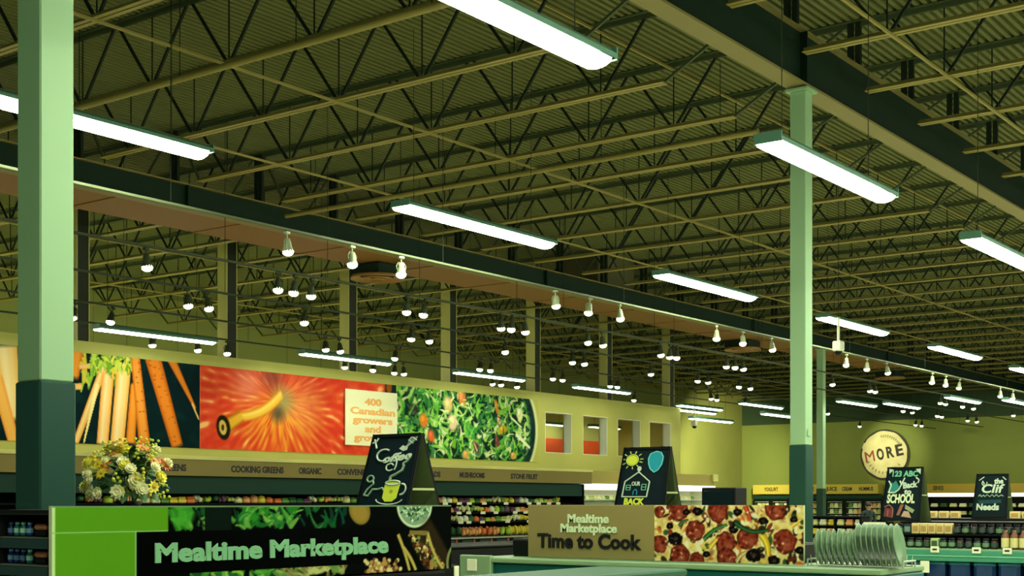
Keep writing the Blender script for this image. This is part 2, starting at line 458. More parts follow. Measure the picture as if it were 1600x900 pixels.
# ================================================================== LAMPS
def fixture(u0, u1, v, z, label, group, w=.40, lens=None):
    L = u1-u0
    t = thing('tube_lamp', label, 'lamp', (u0,v,z), 0, group)
    q = w/2
    hs = MB(); prof = [(-q-.015,.0),(-q-.015,.05),(-q*.55,.12),(q*.55,.12),(q+.015,.05),(q+.015,0)]
    vs = [(0,a,b) for a,b in prof]+[(L,a,b) for a,b in prof]; m = len(prof)
    hs.add(vs, [(i,i+1,m+i+1,m+i) for i in range(m-1)]+[tuple(range(m))[::-1], tuple(range(m,2*m))])
    hs.box((-.02,-q-.015,-.01),(0,q+.015,.11)).box((L,-q-.015,-.01),(L+.02,q+.015,.11))
    hs.build('housing', M_house, t)
    ln = MB(); prof = [(q*math.cos(a), -.095*(w/.4)*math.sin(a)) for a in np.linspace(0, PI, 9)]
    m = len(prof)
    vs = [(.01,a,b) for a,b in prof]+[(L-.06,a,b) for a,b in prof]+[(L-.01,a*.55,b*.4) for a,b in prof]
    ln.add(vs, [(i+1,i,m+i,m+i+1) for i in range(m-1)]+[(m+i+1,m+i,2*m+i,2*m+i+1) for i in range(m-1)]+[tuple(range(m)), tuple(range(3*m-1,2*m-1,-1))], 0, True)
    ln.build('diffuser_lens', lens or M_lens, t)
    hh = DECK-z
    def clear(x):
        k = round((u0+x-17.5)/2.55); dlt = u0+x-(17.5+2.55*k)
        return x+(.25-dlt if abs(dlt) < .2 else 0)
    for x in (clear(.35), clear(L-.6)): MB().tube((0,0,.1),(0,0,hh-.005),.006,n=5).build('hanger_rod', M_trackdk, t, (x,0,0))
    return t
ROWS = [(8.75,'row beside the big girder'),(15.8,'row nearer the duct')]
RS = {8.75: .78, 15.8: 1.}
for v, nm in ROWS:
    n = 0
    for k in range(0, 9):
        q = RS[v]; u0 = (9.0+8.93*k)*q
        if v < 9 and k > 6: continue
        n += 1
        fixture(u0, u0+4.5*q, v*q, 5.2*q+EYE, '%s tube lamp from the camera in the hanging %s' % (ordn(n), nm), 'hanging tube lamps', .40*q)
for v, nm in ((1.6,'row above the camera'),(-5.5,'row behind the camera')):
    for k in range(0, 7):
        u0 = 0.07+8.93*k
        fixture(u0, u0+4.5, v, 5.2+EYE, '%s tube lamp in the hanging %s' % (ordn(k+1), nm), 'hanging tube lamps')
# lower lamps between partition and tracks
LV = 4.33+EYE
for k in range(-1, 4):
    u0 = 28.5*(.7339+.2487*k)
    fixture(u0, u0+3.8, 28.5, LV, '%s slim tube lamp from the camera hanging in front of the mural wall' % ordn(k+2), 'tube lamps by the mural wall', .26, M_lens_small)
n = 0
for (px, py) in ((1094,637),(1085,643),(1085,657),(1190,634),(1195,650),(1310,631),(1410,634),(1505,625),(1592,629)):
    H = 4.33 if py < 650 else 3.9
    dd = H*FPX/(HOR-py); t_ = tx(px); u = dd*(CA+t_*SA); v = dd*(SA-t_*CA); n += 1
    if py in (657,650,631): v -= .7; u += .4
    u = min(u, 83.)
    fixture(u-2, u+2, v, H+EYE, '%s small distant tube lamp from the window end, over the far aisles' % ordn(n), 'distant tube lamps', .26, M_lens_small)
# office lamps, and added unseen lamps brightening the stockroom behind the partition
for k in range(5):
    u0 = 10+8.9*k
    fixture(u0, u0+4.5, 38.5, 4.15+EYE, '%s added unseen tube lamp lighting the stockroom behind the mural partition' % ordn(k+1), 'added unseen tube lamps')
for k in range(4):
    u0 = 9+8.2*k
    fixture(u0, u0+4.5, 33.6, 4.1+EYE, '%s added unseen tube lamp lighting the stockroom close behind the mural partition' % ordn(k+1), 'added unseen tube lamps')
for k, (u, y) in enumerate(((44.2,32.6),(47.2,33.1),(50.6,32.6))):
    fixture(u-1.2, u+1.2, y, 4.9, '%s tube lamp of the office seen through partition windows' % ordn(k+1), 'office tube lamps', .2, M_lens_small)

# track rails and spotlight heads
TH = 4.6+EYE; TV = [16.8,19.9,23.05,26.6,29.55]
tn = ['front','second','third','fourth','rearmost']
for v, nm in zip(TV, tn):
    t = thing('track_rail', '%s lighting track rail, long thin bar crossing the store below the duct' % nm, 'track', (5,v,TH), 0, 'lighting track rails'); t['kind'] = 'thing'
    L = U_END-9
    MB().bbox((0,-.03,0),(L,.03,.045),.008).build('rail', mat('front rail enamel', (84,94,66), .55, spec=.2) if nm == 'front' else M_trackdk, t)
    for k in range(12): MB().tube((0,0,.06),(0,0,DECK-TH-.005),.006,n=5).build('suspension_wire', M_web, t, (2.1+k*6.6,0,0))
def head_proto(ms):
    t = thing('spotlight', '', 'spotlight', (0,0,0), 0, 'track spotlights')
    MB().bbox((-.06,-.035,-.05),(.06,.035,0),.008).tube((0,0,-.14),(0,0,-.05),.014,n=8).build('stem', ms, t)
    T = Matrix.Translation((0,0,-.15))
    prof = [(.02,.03),(.05,.02),(.065,-.06),(.075,-.12),(.10,-.20),(.105,-.23),(.095,-.23),(.085,-.19)]
    MB().lathe(prof, 14, 0, T).build('shade', ms, t)
    MB().ell((0,0,-.365),(.105,.105,.075),12,6).build('bulb', M_bulb, t)
    MB().path([(-.085,0,-.28),(-.1,0,-.2),(-.06,0,-.13),(.06,0,-.13),(.1,0,-.2),(.085,0,-.28)],.009,5).build('yoke', ms, t)
    return t
heads = [(448,385),(550,403),(627,420),(867,470),(922,480),(968,490),(1120,520),(1161,530),(1205,540),(1323,560),(1355,572),(1385,575),(1457,590),(1478,592),(1500,600),(1563,610),(1583,615),
 (228,422),(435,455),(462,461),(488,464),(292,480),(323,484),(177,502),(118,497),(238,541),(308,547),(355,553),(475,508),(508,546),(530,548),(540,575),(585,580),(630,584),(618,582),(645,529),(670,533),(666,495),(637,490),(620,558),(783,517),(801,518),(820,520),(788,550),(752,577),(768,579),(768,600),(782,603),(808,604),(865,595),(880,597),(895,568),(912,571),(918,540),(940,542),(967,606),(955,604),(1017,582),(1031,556),(1047,560),(1058,560),(992,626),(1092,597),(1106,600),(1110,622),(1121,624),(1136,570),(1148,574),(1160,578),(1157,606),(1172,607),(1166,631),(1256,658),(1293,646),(1300,601),(1344,660),(1358,610),(1367,612),(1412,646),(1425,646),(1432,663),(1441,663),(1470,630),(1478,631),(1466,652),(1473,652),(1512,660),(1525,660),(1583,650),(1505,641),(1521,642)]
per = {i: [] for i in range(5)}
for (px, py) in heads:
    dd = (4.6-.36)*FPX/(HOR-py); v = dd*(SA-tx(px)*CA)
    i = min(range(5), key=lambda k: abs(TV[k]-v)); u = plan_v(px, TV[i])
    if u < U_END-4.5: per[i].append(u)
proto = None
for i in range(5):
    if i < 2: proto = None
    us = []
    for u in sorted(per[i]):
        if us and u-us[-1] < .26: u = us[-1]+.26
        us.append(u)
    for n, u in enumerate(us):
        lab = '%s spotlight head from the near end of the %s track rail' % (ordn(n+1), tn[i])
        if proto is None: proto = head_proto(M_track if i == 0 else M_trackdk); o = proto; o['label'] = lab; o.location = (u,TV[i],TH)  # heads behind the front rail take a dark tone for their backlit shade
        else: o = dup(proto, (u,TV[i],TH), label=lab)
        o.scale = (.95,)*3 if i == 0 else (1.,)*3
        o.rotation_euler = (random.uniform(-.12,.12), random.uniform(-.1,.2), random.uniform(-.5,.5))
# pendant cameras
def pendant(u, v, z, label):
    t = thing('pendant_camera', label, 'camera', (u,v,z), 0)
    MB().bbox((-.12,-.12,.0),(.12,.12,.26),.03).build('case', M_white, t)
    MB().tube((0,0,.26),(0,0,.85),.035,.035,12).build('stem', M_white, t)
    MB().tube((0,0,.85),(0,0,DECK-z),.008,n=6).build('conduit', M_web, t)
    MB().ell((0,0,0),(.1,.1,.1),14,8).build('dome', M_black, t)
dd = 34.; pendant(dd*(CA+tx(1310)*SA), dd*(SA-tx(1310)*CA), zat(549,dd), 'white pendant security camera with black dome hanging under the roof')
dd = 60.; pendant(dd*(CA+tx(1085)*SA), dd*(SA-tx(1085)*CA), zat(666,dd), 'small distant pendant camera hanging before the bright wall corner')

# spot beams from the fourth track to the murals; far-wall beams are added
def beam(loc, tgt, power, angle, col=(1.,.95,.55), size=.12):
    l = bpy.data.lights.new('wash_beam', 'SPOT'); l.energy = power; l.spot_size = math.radians(angle); l.spot_blend = .8; l.color = col; l.shadow_soft_size = size
    o = bpy.data.objects.new('wash_beam', l); COL.objects.link(o); o.location = loc
    o.rotation_euler = (Vector(tgt)-Vector(loc)).to_track_quat('-Z','Y').to_euler()
for k in range(9):
    u = 14+4.6*k
    beam((u, 26.6, TH-.5), (u+.3, V_WALL, 3.4), 185, 76)
beam((77, 37.5, 6.0), (83.5, 45., 3.6), 8500, 78)  # added beams with no spotlight head, brightening far corner, sign and end wall
beam((81.5, 34.6, 7.0), (88., 33.7, 5.2), 1500, 44)
beam((80, 30, 6.2), (88, 29, 3.2), 620, 95); beam((80, 25, 6.2), (88, 24.5, 3.2), 620, 95)
beam((80, 38, 6.2), (88, 38.5, 3.2), 900, 90)

# ================================================================== MURALS
MZ0, MZ1 = 1.535+EYE, 3.905+EYE; MH = MZ1-MZ0; VM = V_WALL-.03
def mx(px, u0): return plan_v(px, VM)-u0
def mz(px, py): return zat(py, VM/(SA-tx(px)*CA))-MZ0
def carrots():
    u0, u1 = plan_v(-70,VM), plan_v(312,VM)
    P = Pic(u1-u0, MH, 300, 110, (6,30,36))
    P.blend(np.clip(P.noise(6,1)*1.2,0,1)*.6, (10,60,50))
    q = lambda x,y: (mx(x,u0), mz(x,y))
    def car(a, b, w0, w1, c, e, h=None):
        k = 1/50.
        P.stroke(q(*a), q(*b), w0*k, w1*k, c, e, h, soft=.12)
    OR, DO, PA, WH = (236,150,52), (190,92,16), (240,196,120), (246,226,190)
    # part behind the column, to the near side
    car((-52,560),(-60,700),26,20,PA,OR); car((-28,545),(-20,700),30,22,OR,DO); car((8,540),(22,655),34,22,(238,206,140),(226,170,80),WH); car((-6,590),(24,698),18,16,(240,180,90),OR)
    car((118,546),(116,590),26,14,OR,DO); car((70,545),(84,700),30,22,OR,DO); car((48,560),(50,700),20,16,PA,OR)
    for k in range(60):
        a = random.uniform(125,205); b = random.uniform(548,585)
        P.stroke(q(a,b), q(a+random.uniform(-14,14), b+random.uniform(8,34)), .1, .04, random.choice([(150,190,60),(196,208,110),(90,140,40),(214,196,60)]), soft=.5)
    car((210,600),(204,692),12,16,OR,DO)
    car((211,556),(226,694),15,19,(232,150,60),DO); car((238,556),(277,697),27,20,(226,130,40),(180,84,14))
    car((267,560),(305,638),14,4,(220,128,40),DO); car((300,630),(311,656),3,1.5,PA,PA)
    car((162,575),(118,692),12,9,(238,190,110),OR,WH); car((152,600),(131,692),8,2,(236,226,160),PA)
    car((169,585),(160,694),19,18,(244,200,130),OR,WH); car((193,582),(183,694),23,22,(244,206,140),(236,160,60),WH)
    car((124,573),(150,571),7,7,(236,190,130),OR); car((112,604),(128,604),8,9,PA,OR)
    for k in range(46):
        a = random.uniform(142,200); b = random.uniform(548,572)
        P.stroke(q(a,b), q(a+random.uniform(-12,12), b+random.uniform(5,26)), .09, .03, random.choice([(196,214,80),(226,214,90),(150,190,60),(110,160,50)]), soft=.5)
    for k in range(34):
        t = random.random(); a = 238+40*t+random.uniform(-9,9); b = 560+136*t
        x, z = q(a,b); P.ell(x,z,random.uniform(.02,.06),random.uniform(.01,.03),0,(150,74,16),.9,.5)
    for k in range(14):
        t = random.random(); x, z = q(211+15*t+random.uniform(-6,6), 560+134*t); P.ell(x,z,.04,.02,0,(150,70,14),.6,.7)
    return P, u0
P, u0 = carrots()
tag(P.build('wall_mural', None, (u0,VM,MZ0), thick=.028), 'wide mural print of orange carrots on dark green, on the partition wall', 'mural', 'food murals on the partition wall')
def apple():
    u0, u1 = plan_v(312.5,VM), plan_v(619,VM)
    w = u1-u0; P = Pic(w, MH, 240, 120, (214,60,40))
    q = lambda x,y: (mx(x,u0), mz(x,y))
    cx, cz = q(436,626); dx = P.X-cx; dz = (P.Z-cz)*1.1; r = np.hypot(dx,dz); th = np.arctan2(dz,dx)
    st = np.zeros_like(r)
    for k in range(16):
        f = rng.integers(6,60); st += np.sin(f*th+rng.uniform(0,6)+np.sin(r*rng.uniform(2,6)+rng.uniform(0,6))*1.6)/16**.5
    sp = P.noise(14,3)
    P.blend(np.clip(.35*st+.25,0,1)*.75, (244,140,70)); P.blend(np.clip(.8*sp-.1,0,1)*.6, (190,34,30))
    P.blend(np.clip(st*1.1-1.0,0,1)*.8, (250,206,140))
    yel = np.clip(1.25-r/1.9,0,1)*np.clip(.5-dz*.7,0,1); P.blend(yel*np.clip(.7+.4*st,0,1), (240,180,50))
    P.blend(np.clip(1.2-np.hypot(dx+1.25,dz-.45)/.75,0,1)*.6, (232,150,130)); P.blend(np.clip(1-np.hypot(dx-.9,dz+.1)/1.3,0,1)*.5, (236,170,110))
    P.blend(np.clip(1.1-np.hypot(dx+.25,dz-.75)/.6,0,1)*.7, (110,70,64)); P.blend(np.clip(1.2-np.hypot(dx-.15,dz)/.55,0,1)*.9, (150,150,96))
    P.blend(np.clip(1.2-np.hypot(dx+.05,dz+.45)/.35,0,1)*.8, (70,70,60))
    P.stroke(q(440,616), q(372,652), .34, .3, (238,190,70), (200,120,30), (250,220,130), bend=.09); P.stroke(q(378,650), q(350,668), .34, .46, (226,170,50), (150,90,20))
    x,z = q(349,668); P.ell(x,z,.26,.36,.2,(30,24,10)); P.ell(x-.02,z,.14,.22,.2,(206,180,90)); P.ell(x-.02,z,.05,.1,0,(70,50,20))
    P.rect(q(600,640)[0],0,w,MH,(14,38,40)); P.ell(q(608,605)[0],q(608,605)[1],.14,.2,0,(150,80,20))
    P.stroke(q(601,560),q(601,720),.05,.05,(200,80,40))
    return P, u0
P, u0 = apple()
tag(P.build('wall_mural', None, (u0,VM,MZ0), thick=.028), 'mural print of a red apple close-up with yellow stem, beside carrots', 'mural', 'food murals on the partition wall')
def salad():
    u0, u1 = plan_v(619.6,VM), plan_v(841,VM)
    w = u1-u0; P = Pic(w, MH, 220, 130, (16,44,30))
    q = lambda x,y: (mx(x,u0), mz(x,y))
    cols = [(60,150,60),(96,180,70),(150,210,90),(40,110,50),(190,222,130),(20,70,50),(220,232,180),(120,190,60),(70,130,90)]
    for k in range(520):
        x = rng.uniform(-.1,w*.97); z = rng.uniform(-.1,MH); a = rng.uniform(0,PI); L = rng.uniform(.25,.8)
        P.stroke((x,z),(x+L*math.cos(a),z+L*math.sin(a)), rng.uniform(.08,.26), .03, cols[rng.integers(len(cols))], soft=.5, op=.9, bend=rng.uniform(-.3,.3))
    for (x,y,rx,rz,c) in ((662,657,.22,.24,(240,130,40)),(674,681,.2,.22,(226,90,50)),(722,622,.22,.3,(222,130,70)),(707,660,.28,.3,(236,206,170)),(776,636,.1,.3,(226,140,50)),(785,672,.3,.16,(226,170,40)),(744,698,.14,.3,(110,40,60)),(777,690,.12,.26,(130,60,60)),(728,710,.2,.16,(236,160,90)),(812,647,.2,.25,(236,236,190)),(802,712,.18,.14,(226,170,90)),(780,656,.14,.2,(236,190,150)),(645,640,.26,.2,(60,50,50)),(700,632,.25,.3,(226,190,130))):
        X,Z = q(x,y); P.ell(X,Z,rx,rz,.3,c,.5,.9); P.ell(X-.05,Z+.06,rx*.4,rz*.4,0,tuple(min(255,i+40) for i in c),.6,.7)
    for k in range(150):
        x = rng.uniform(0,w*.93); z = rng.uniform(-.1,MH); a = rng.uniform(0,PI); L = rng.uniform(.15,.5)
        P.stroke((x,z),(x+L*math.cos(a),z+L*math.sin(a)), rng.uniform(.05,.15), .02, cols[rng.integers(len(cols))], soft=.5, op=.9)
    cx = q(820,665)[0]-2.1
    rr = np.hypot((P.X-cx)/2.75,(P.Z-MH*.5)/2.3)
    rt = (P.X > cx+.9); P.blend(np.clip((rr-.84)*12,0,1)*.92*rt,(12,40,44)); P.blend(np.clip((rr-1)*40,0,1)*rt,(206,214,160)); P.blend(np.clip((rr-1.06)*40,0,1)*rt,(176,176,92))
    P.stroke(q(806,678),q(828,700),.16,.1,(226,232,200)); P.stroke(q(798,652),q(815,668),.1,.05,(210,226,190))
    return P, u0
P, u0 = salad()
tag(P.build('wall_mural', None, (u0,VM,MZ0), thick=.028), 'mural print of a green leafy salad on a dark plate, beside the windows', 'mural', 'food murals on the partition wall')
# white growers sign hung over the joint of two murals
uA, uB = plan_v(540,V_WALL-.12), plan_v(621,V_WALL-.12); dA = depth(uA,V_WALL-.12)
zT, zB = zat(607,dA), zat(695,dA); w = uB-uA
t = thing('growers_sign', 'white square sign with orange lettering hung between apple and salad murals', 'sign', (uA,V_WALL-.12,zB))
MB().bbox((0,0,0),(w,.04,zT-zB),.01).build('panel', mat('sign board cream', (238,240,205), .6), t)
MB().box((.2,.04,.2),(.3,.09,zT-zB-.2)).box((w-.3,.04,.2),(w-.2,.09,zT-zB-.2)).build('standoff', M_black, t)
mo = mat('orange print', (238,176,100), .6); hgt = zT-zB
for s_, f, ww in (('400',.79,.85),('Canadian',.62,2.25),('growers',.46,2.0),('and',.30,.8),('growing',.14,1.9)):
    text(s_, .3, mo, t, (w*.5+.05,-.004,hgt*f), width=ww*.95, offset=.012, extrude=.004)

# ================================================================== CANOPY / FASCIA ALONG THE PARTITION
VF = 28.2; uE = plan_v(925, VF); FZ0, FZ1 = .70+EYE, 1.23+EYE
t = thing('fascia_canopy', 'long olive brown fascia canopy with department names below the murals', 'canopy', (8,VF,FZ0)); t['kind'] = 'thing'
L = uE-8
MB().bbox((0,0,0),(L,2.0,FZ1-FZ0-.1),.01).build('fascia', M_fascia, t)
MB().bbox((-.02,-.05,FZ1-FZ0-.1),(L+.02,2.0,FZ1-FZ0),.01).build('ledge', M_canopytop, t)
for s_, xa, xb in (('& GREENS',240,291),('COOKING GREENS',361,443),('ORGANIC',467,502),('CONVENIENT',527,585),('SALADS',660,688),('MUSHROOMS',718,757),('STONE FRUIT',798,840)):
    a, b = plan_v(xa,VF), plan_v(xb,VF)
    text(s_, .24, M_ink, t, ((a+b)/2-8,-.004,.2), width=b-a, offset=.010, extrude=.004)
uE2 = plan_v(1117, 29.1)
t = thing('fascia_canopy', 'short plain tan fascia under the windows with glowing valance', 'canopy', (uE+.05,29.1,.73+EYE)); t['kind'] = 'thing'
L2 = uE2-uE-.05
MB().bbox((0,0,0),(L2,1.1,.5),.01).build('fascia', mat('fascia tan', (160,146,72), .65), t)
MB().bbox((.02,-.05,-.24),(L2-.02,.2,0),.02).build('lit_valance', M_valance, t)
MB().bbox((L2-.35,-.12,.2),(L2+.1,.2,.52),.01).build('end_cap', M_canopytop, t)

# refrigerated wall case under the canopy
WC0 = 8.5
t = thing('produce_case', 'long dark refrigerated wall case full of produce under the brown fascia', 'display case', (WC0,28.35,0)); t['kind'] = 'thing'
L = uE-.3-WC0; Lc = 42.6-WC0
MB().box((0,1.3,0),(L,1.6,.68+EYE)).box((0,0,0),(.06,1.3,.68+EYE)).box((L-.06,0,0),(L,1.3,.68+EYE)).build('back_panel', M_casein, t)
MB().bbox((0,.05,.23+EYE),(L,.16,.69+EYE),.01).build('valance', M_teal, t)
MB().bbox((0,0,0),(L,1.3,.38),.02).build('plinth', M_casein, t)
MB().bbox((0,-.1,.38),(L,1.3,.44),.01).build('bin_deck', M_steel, t)
SHZ = [EYE-.02, EYE-.34, EYE-.66]
for z in SHZ: MB().bbox((.06,.35,z-.04),(L-.06,1.3,z),.006).build('shelf', M_casein, t)
pt = MB()
tg = thing  # alias unused
n = 0
for z in SHZ:
    for k in range(11):
        if random.random() < .75:
            x = 34.6+k*.65+random.uniform(0,.3)-WC0
            MB().box((x,.335,z-.06),(x+.26,.345,z+.03)).build('price_tag', M_tagwhite, t)
for k in range(9):
    x = 34.3+k*.95-WC0
    MB().bbox((x,-.03,.1),(x+.55,0,.34),.01).build('base_crate', mat('base crate dark', (34,46,34), .6), t)
    MB().bbox((x+.6,-.03,.12),(x+.7,0,.36),.01).build('red_tab', mat('red tab', (170,70,50), .6), t)

# produce items
def pm(name, c, r=.55): return mat(name, c, r, noise=.12, nscale=14)
COLS = [('pale green', (190,206,110)),('cream', (222,222,160)),('leaf green', (96,146,56)),('yellow', (226,206,60)),('orange', (226,120,50)),('white', (232,236,200)),('dark green', (36,90,44)),('purple', (96,60,84)),('lime', (170,200,50)),('peach', (228,160,96))]
def bag_mesh(w, dpt, h, m):
    w *= .98
    b = MB(); n = 10
    prof = [(.001,0),(.85,.0),(1.,.12),(1.,.55),(.8,.85),(.35,.93),(.42,1.0),(.001,1.0)]
    b.lathe(prof, n, 0, Matrix.Diagonal((w/2,dpt/2,h,1))); return b.mesh('produce_bag', m)
def clam_mesh(w, dpt, h, m):
    b = MB(); b.bbox((-w/2,-dpt/2,0),(w/2,dpt/2,h*.6),.02); b.bbox((-w/2+.01,-dpt/2+.01,h*.62),(w/2-.01,dpt/2-.01,h),.03); return b.mesh('produce_tub', m)
def heap_mesh(m, seed):
    r = random.Random(seed); b = MB()
    for k in range(7): b.ell((r.uniform(-.082,.082), r.uniform(-.1,.1), r.uniform(.072,.15)), (.06,.072,.07), 8, 5)
    return b.mesh('produce_cluster', m)
PMESH = []
for cn, c in COLS:
    m = pm('produce '+cn, c); PMESH.append((cn, [('produce_bag','bag',bag_mesh(.27,.24,.19,m)),('produce_tub','tub',clam_mesh(.27,.24,.14,m)),('vegetable_bunch','vegetable bunch',heap_mesh(m,len(PMESH)))]))
def seq_color(u, row):
    return PMESH[(int(u*.9)*3+row*4+int(u*2.3)%3) % len(PMESH)]
for row, z in enumerate(SHZ):
    u = 19.2 if row == 0 else 34.3; n = 0
    while u < 41.8:
        n += 1
        cn, kinds = seq_color(u, row); nm, cat, me = kinds[(int(u*.7)+row) % 3]
        o = link(nm, me, None, (u,28.35+.5,z)); s = random.uniform(.9,1.25); o.scale = (1,1,s); o.rotation_euler = (0,0,random.uniform(-.04,.04))
        tag(o, '%s %s, %s item from the near end of the wall case %s shelf' % (cn, cat, ordn(n), ('top','middle','lower')[row]), cat, 'produce on the %s shelf of the wall case' % ('top','middle','lower')[row])
        u += .29
u = 34.5; n = 0
while u < 42.0:
    n += 1
    f = (u-34.5)/7.5
    ci = [6,6,9,9,4,9,8,3,3,3,3,9,4,4,4][min(14,int(f*15))]
    cn, kinds = PMESH[ci]
    o = link('vegetable_bunch', kinds[2][2], None, (u,28.35+.19,.442)); o.scale = (1.05,1.3,1.7)
    tag(o, '%s heaped produce, %s pile from the near end of the case bottom bin' % (cn, ordn(n)), 'produce', 'produce piles in the bottom bin')
    u += .34

# case two under the plain tan fascia
t = thing('dairy_case', 'white refrigerated case under the plain tan fascia and glowing valance', 'display case', (uE+.1,29.3,0)); t['kind'] = 'thing'
L2 = uE2-uE-.6
MB().box((0,.7,0),(L2,.85,.72+EYE)).box((0,0,0),(.08,.7,.47+EYE)).box((L2-.12,-.1,0),(L2,.7,.47+EYE)).build('cabinet', M_white, t)
MB().bbox((0,-.05,0),(L2,.7,.5),.02).build('plinth', M_casein, t)
for z in (.95,1.35,1.72): MB().bbox((.08,.1,z-.03),(L2-.12,.7,z),.005).build('shelf', M_white, t)
n = 0
for row, z in enumerate((1.35,1.72)):
    for k in range(40):
        u = uE+.5+k*.29
        if u > uE2-1.1: break
        n += 1; cn, kinds = PMESH[[5,1,0,5,2,1][(k*5+row)%6]]
        o = link('produce_tub', kinds[1][2], None, (u,29.3+.3,z))
        tag(o, '%s tub, %s from the near end on the white case %s shelf' % (cn, ordn(k+1), ('lower','upper')[row]), 'tub', 'tubs in the white case')

# ================================================================== FAR END: coolers, headers, round sign
VX = U_END-.9
v0, v1 = plan_u(1176,VX), plan_u(1372,VX)          # v decreases to the right
zc = lambda py: zat(py, depth(VX, (v0+v1)/2))
def far_header(va, vb, z0, z1, words, label, m):
    t = thing('header_sign', label, 'sign', (VX,va,z0), -PI/2); t['kind'] = 'thing'
    MB().bbox((0,0,0),(va-vb,.88,z1-z0),.02).build('board', m, t)
    for s_, xa, xb in words:
        a, b = va-plan_u(xa,VX), va-plan_u(xb,VX)
        text(s_, .36, M_ink, t, ((a+b)/2,-.005,(z1-z0)*.5), width=b-a, offset=.01)
M_head = mat('header board ochre', (196,178,70), .6)
far_header(v0, v1, zc(772), zc(757), (('YOGURT',1194,1216),('CHEESE',1254,1272),('JUICE',1291,1308),('CREAM',1316,1331),('HUMMUS',1342,1364)), 'ochre header board with words above the glass-door coolers', M_head)
t = thing('door_cooler', 'row of dark framed glass-door coolers below the lettered ochre header', 'cooler', (VX+.1,v0,0), -PI/2); t['kind'] = 'thing'
W = v0-v1+.3; zt = zc(774)
MB().box((0,.5,0),(W,.8,zt)).box((0,0,0),(.06,.5,zt)).box((W-.06,0,0),(W,.5,zt)).build('carcass', mat('cooler carcass green', (60,98,80), .5), t)
MB().bbox((0,-.06,zt-.25),(W,.1,zt),.02).build('top_rail', M_teal, t)
MB().bbox((0,-.06,0),(W,.5,.35),.02).build('plinth', M_teal, t)
nd = 7
for k in range(nd):
    a = W*k/nd; b = W*(k+1)/nd
    dm = MB()
    dm.box((a+.02,-.05,.35),(a+.14,0,zt-.25)).box((b-.14,-.05,.35),(b-.02,0,zt-.25)).box((a+.14,-.05,.35),(b-.14,0,.45)).box((a+.14,-.05,zt-.35),(b-.14,0,zt-.25))
    df = dm.build('door', M_black, t)
    MB().tube((b-.18,-.1,.9),(b-.18,-.1,1.5),.02,n=8).build('handle', M_steel, df)
for k in range(nd):
    for z in (.45,.85,1.25,1.65): MB().box((W*k/nd+.1,.05,z-.02),(W*(k+1)/nd-.1,.5,z)).build('shelf', M_white, t)
n = 0
for k in range(nd):
    for zi, z in enumerate((.45,.85,1.25,1.65)):
        for j in range(3):
            x = W*k/nd+.38+j*(W/nd-.7)/2
            if z+.3 > zt-.2: continue
            n += 1; cn, kinds = PMESH[[5,1,0,5,1,2,9][(k*3+zi*2+j*5)%7]]
            o = link('carton', kinds[1][2], None, (VX+.1+.25, v0-x, z), -PI/2); o.scale = (1.1,.9,2.)
            tag(o, '%s carton in far cooler, door %s, %s shelf up, %s of three' % (cn, ORD[k+1], ORD[zi+1], ORD[j+1]), 'carton', 'cartons behind the cooler doors')
v2, v3 = plan_u(1448,VX), plan_u(1640,VX)
far_header(v2, v3, zat(770,depth(VX,v2)), zat(756,depth(VX,v2)), (('SERVICE',1458,1474),), 'long ochre header board on the end wall behind the chalkboards', mat('header board mustard', (172,150,50), .6))
t = thing('open_cooler', 'open dark cooler with white glowing valance below the mustard header', 'cooler', (VX+.1,v2,0), -PI/2); t['kind'] = 'thing'
W2 = v2-v3; zv = zat(770,depth(VX,v2))
MB().box((0,.5,0),(W2,.8,zv)).box((0,0,0),(.06,.5,zv)).build('carcass', M_casein, t)
MB().bbox((0,-.1,zv-.26),(W2,.1,zv-.02),.02).build('lit_valance', M_valance, t)
MB().bbox((0,-.05,0),(W2,.5,.4),.02).build('plinth', M_casein, t)
for z in (.8,1.3): MB().box((.06,.05,z-.03),(W2,.5,z)).build('shelf', M_casein, t)
for zi, z in enumerate((.8,1.3)):
    for k in range(14):
        x = .4+k*.62
        if x > W2-.3: break
        cn, kinds = PMESH[[1,5,2,6,5,1][(k*2+zi)%6]]
        o = link('carton', kinds[1][2], None, (VX+.1+.22,v2-x,z+.004), -PI/2); o.scale = (1.7,1,1.6)
        tag(o, '%s carton in the open far cooler, %s along the %s shelf' % (cn, ordn(k+1), ('lower','upper')[zi]), 'carton', 'cartons in the open far cooler')
# round sign
sc = (1382.5, 710.); vs_ = plan_u(sc[0], U_END-.1); ds = depth(U_END-.1, vs_); zs = zat(sc[1], ds); R = 38*ds/FPX/.98
t = thing('round_sign', 'big round cream stamp sign reading MORE on the far olive wall', 'sign', (U_END-.1,vs_,zs), -PI/2)
RX = Matrix.Rotation(PI/2,4,'X')
MB().lathe([(.001,.06),(R*.97,.06),(R*.99,.04),(R*.99,-.04),(.001,-.04)],48,0,RX).build('disc', mat('round sign cream', (228,222,168), .6, noise=.12, nscale=1.5), t)
rg = MB(); a0, a1 = math.radians(150), math.radians(150-345)
N = 60; vs = []; 
for i in range(N+1):
    a = a0+(a1-a0)*i/N; wob = 1+.012*math.sin(i*.9)
    for rr in (R*.945*wob, R*1.01): vs.append((rr*math.cos(a),-.075,rr*math.sin(a)))
vb = [(x,-.05,z) for x,_,z in vs]; n2 = len(vs)
rg.add(vs+vb, [(2*i,2*i+1,2*i+3,2*i+2) for i in range(N)]+[(n2+2*i,n2+2*i+2,2*i+2,2*i) for i in range(N)]+[(2*i+1,n2+2*i+1,n2+2*i+3,2*i+3)[::-1] for i in range(N)])
rg.build('ring', M_ink, t)
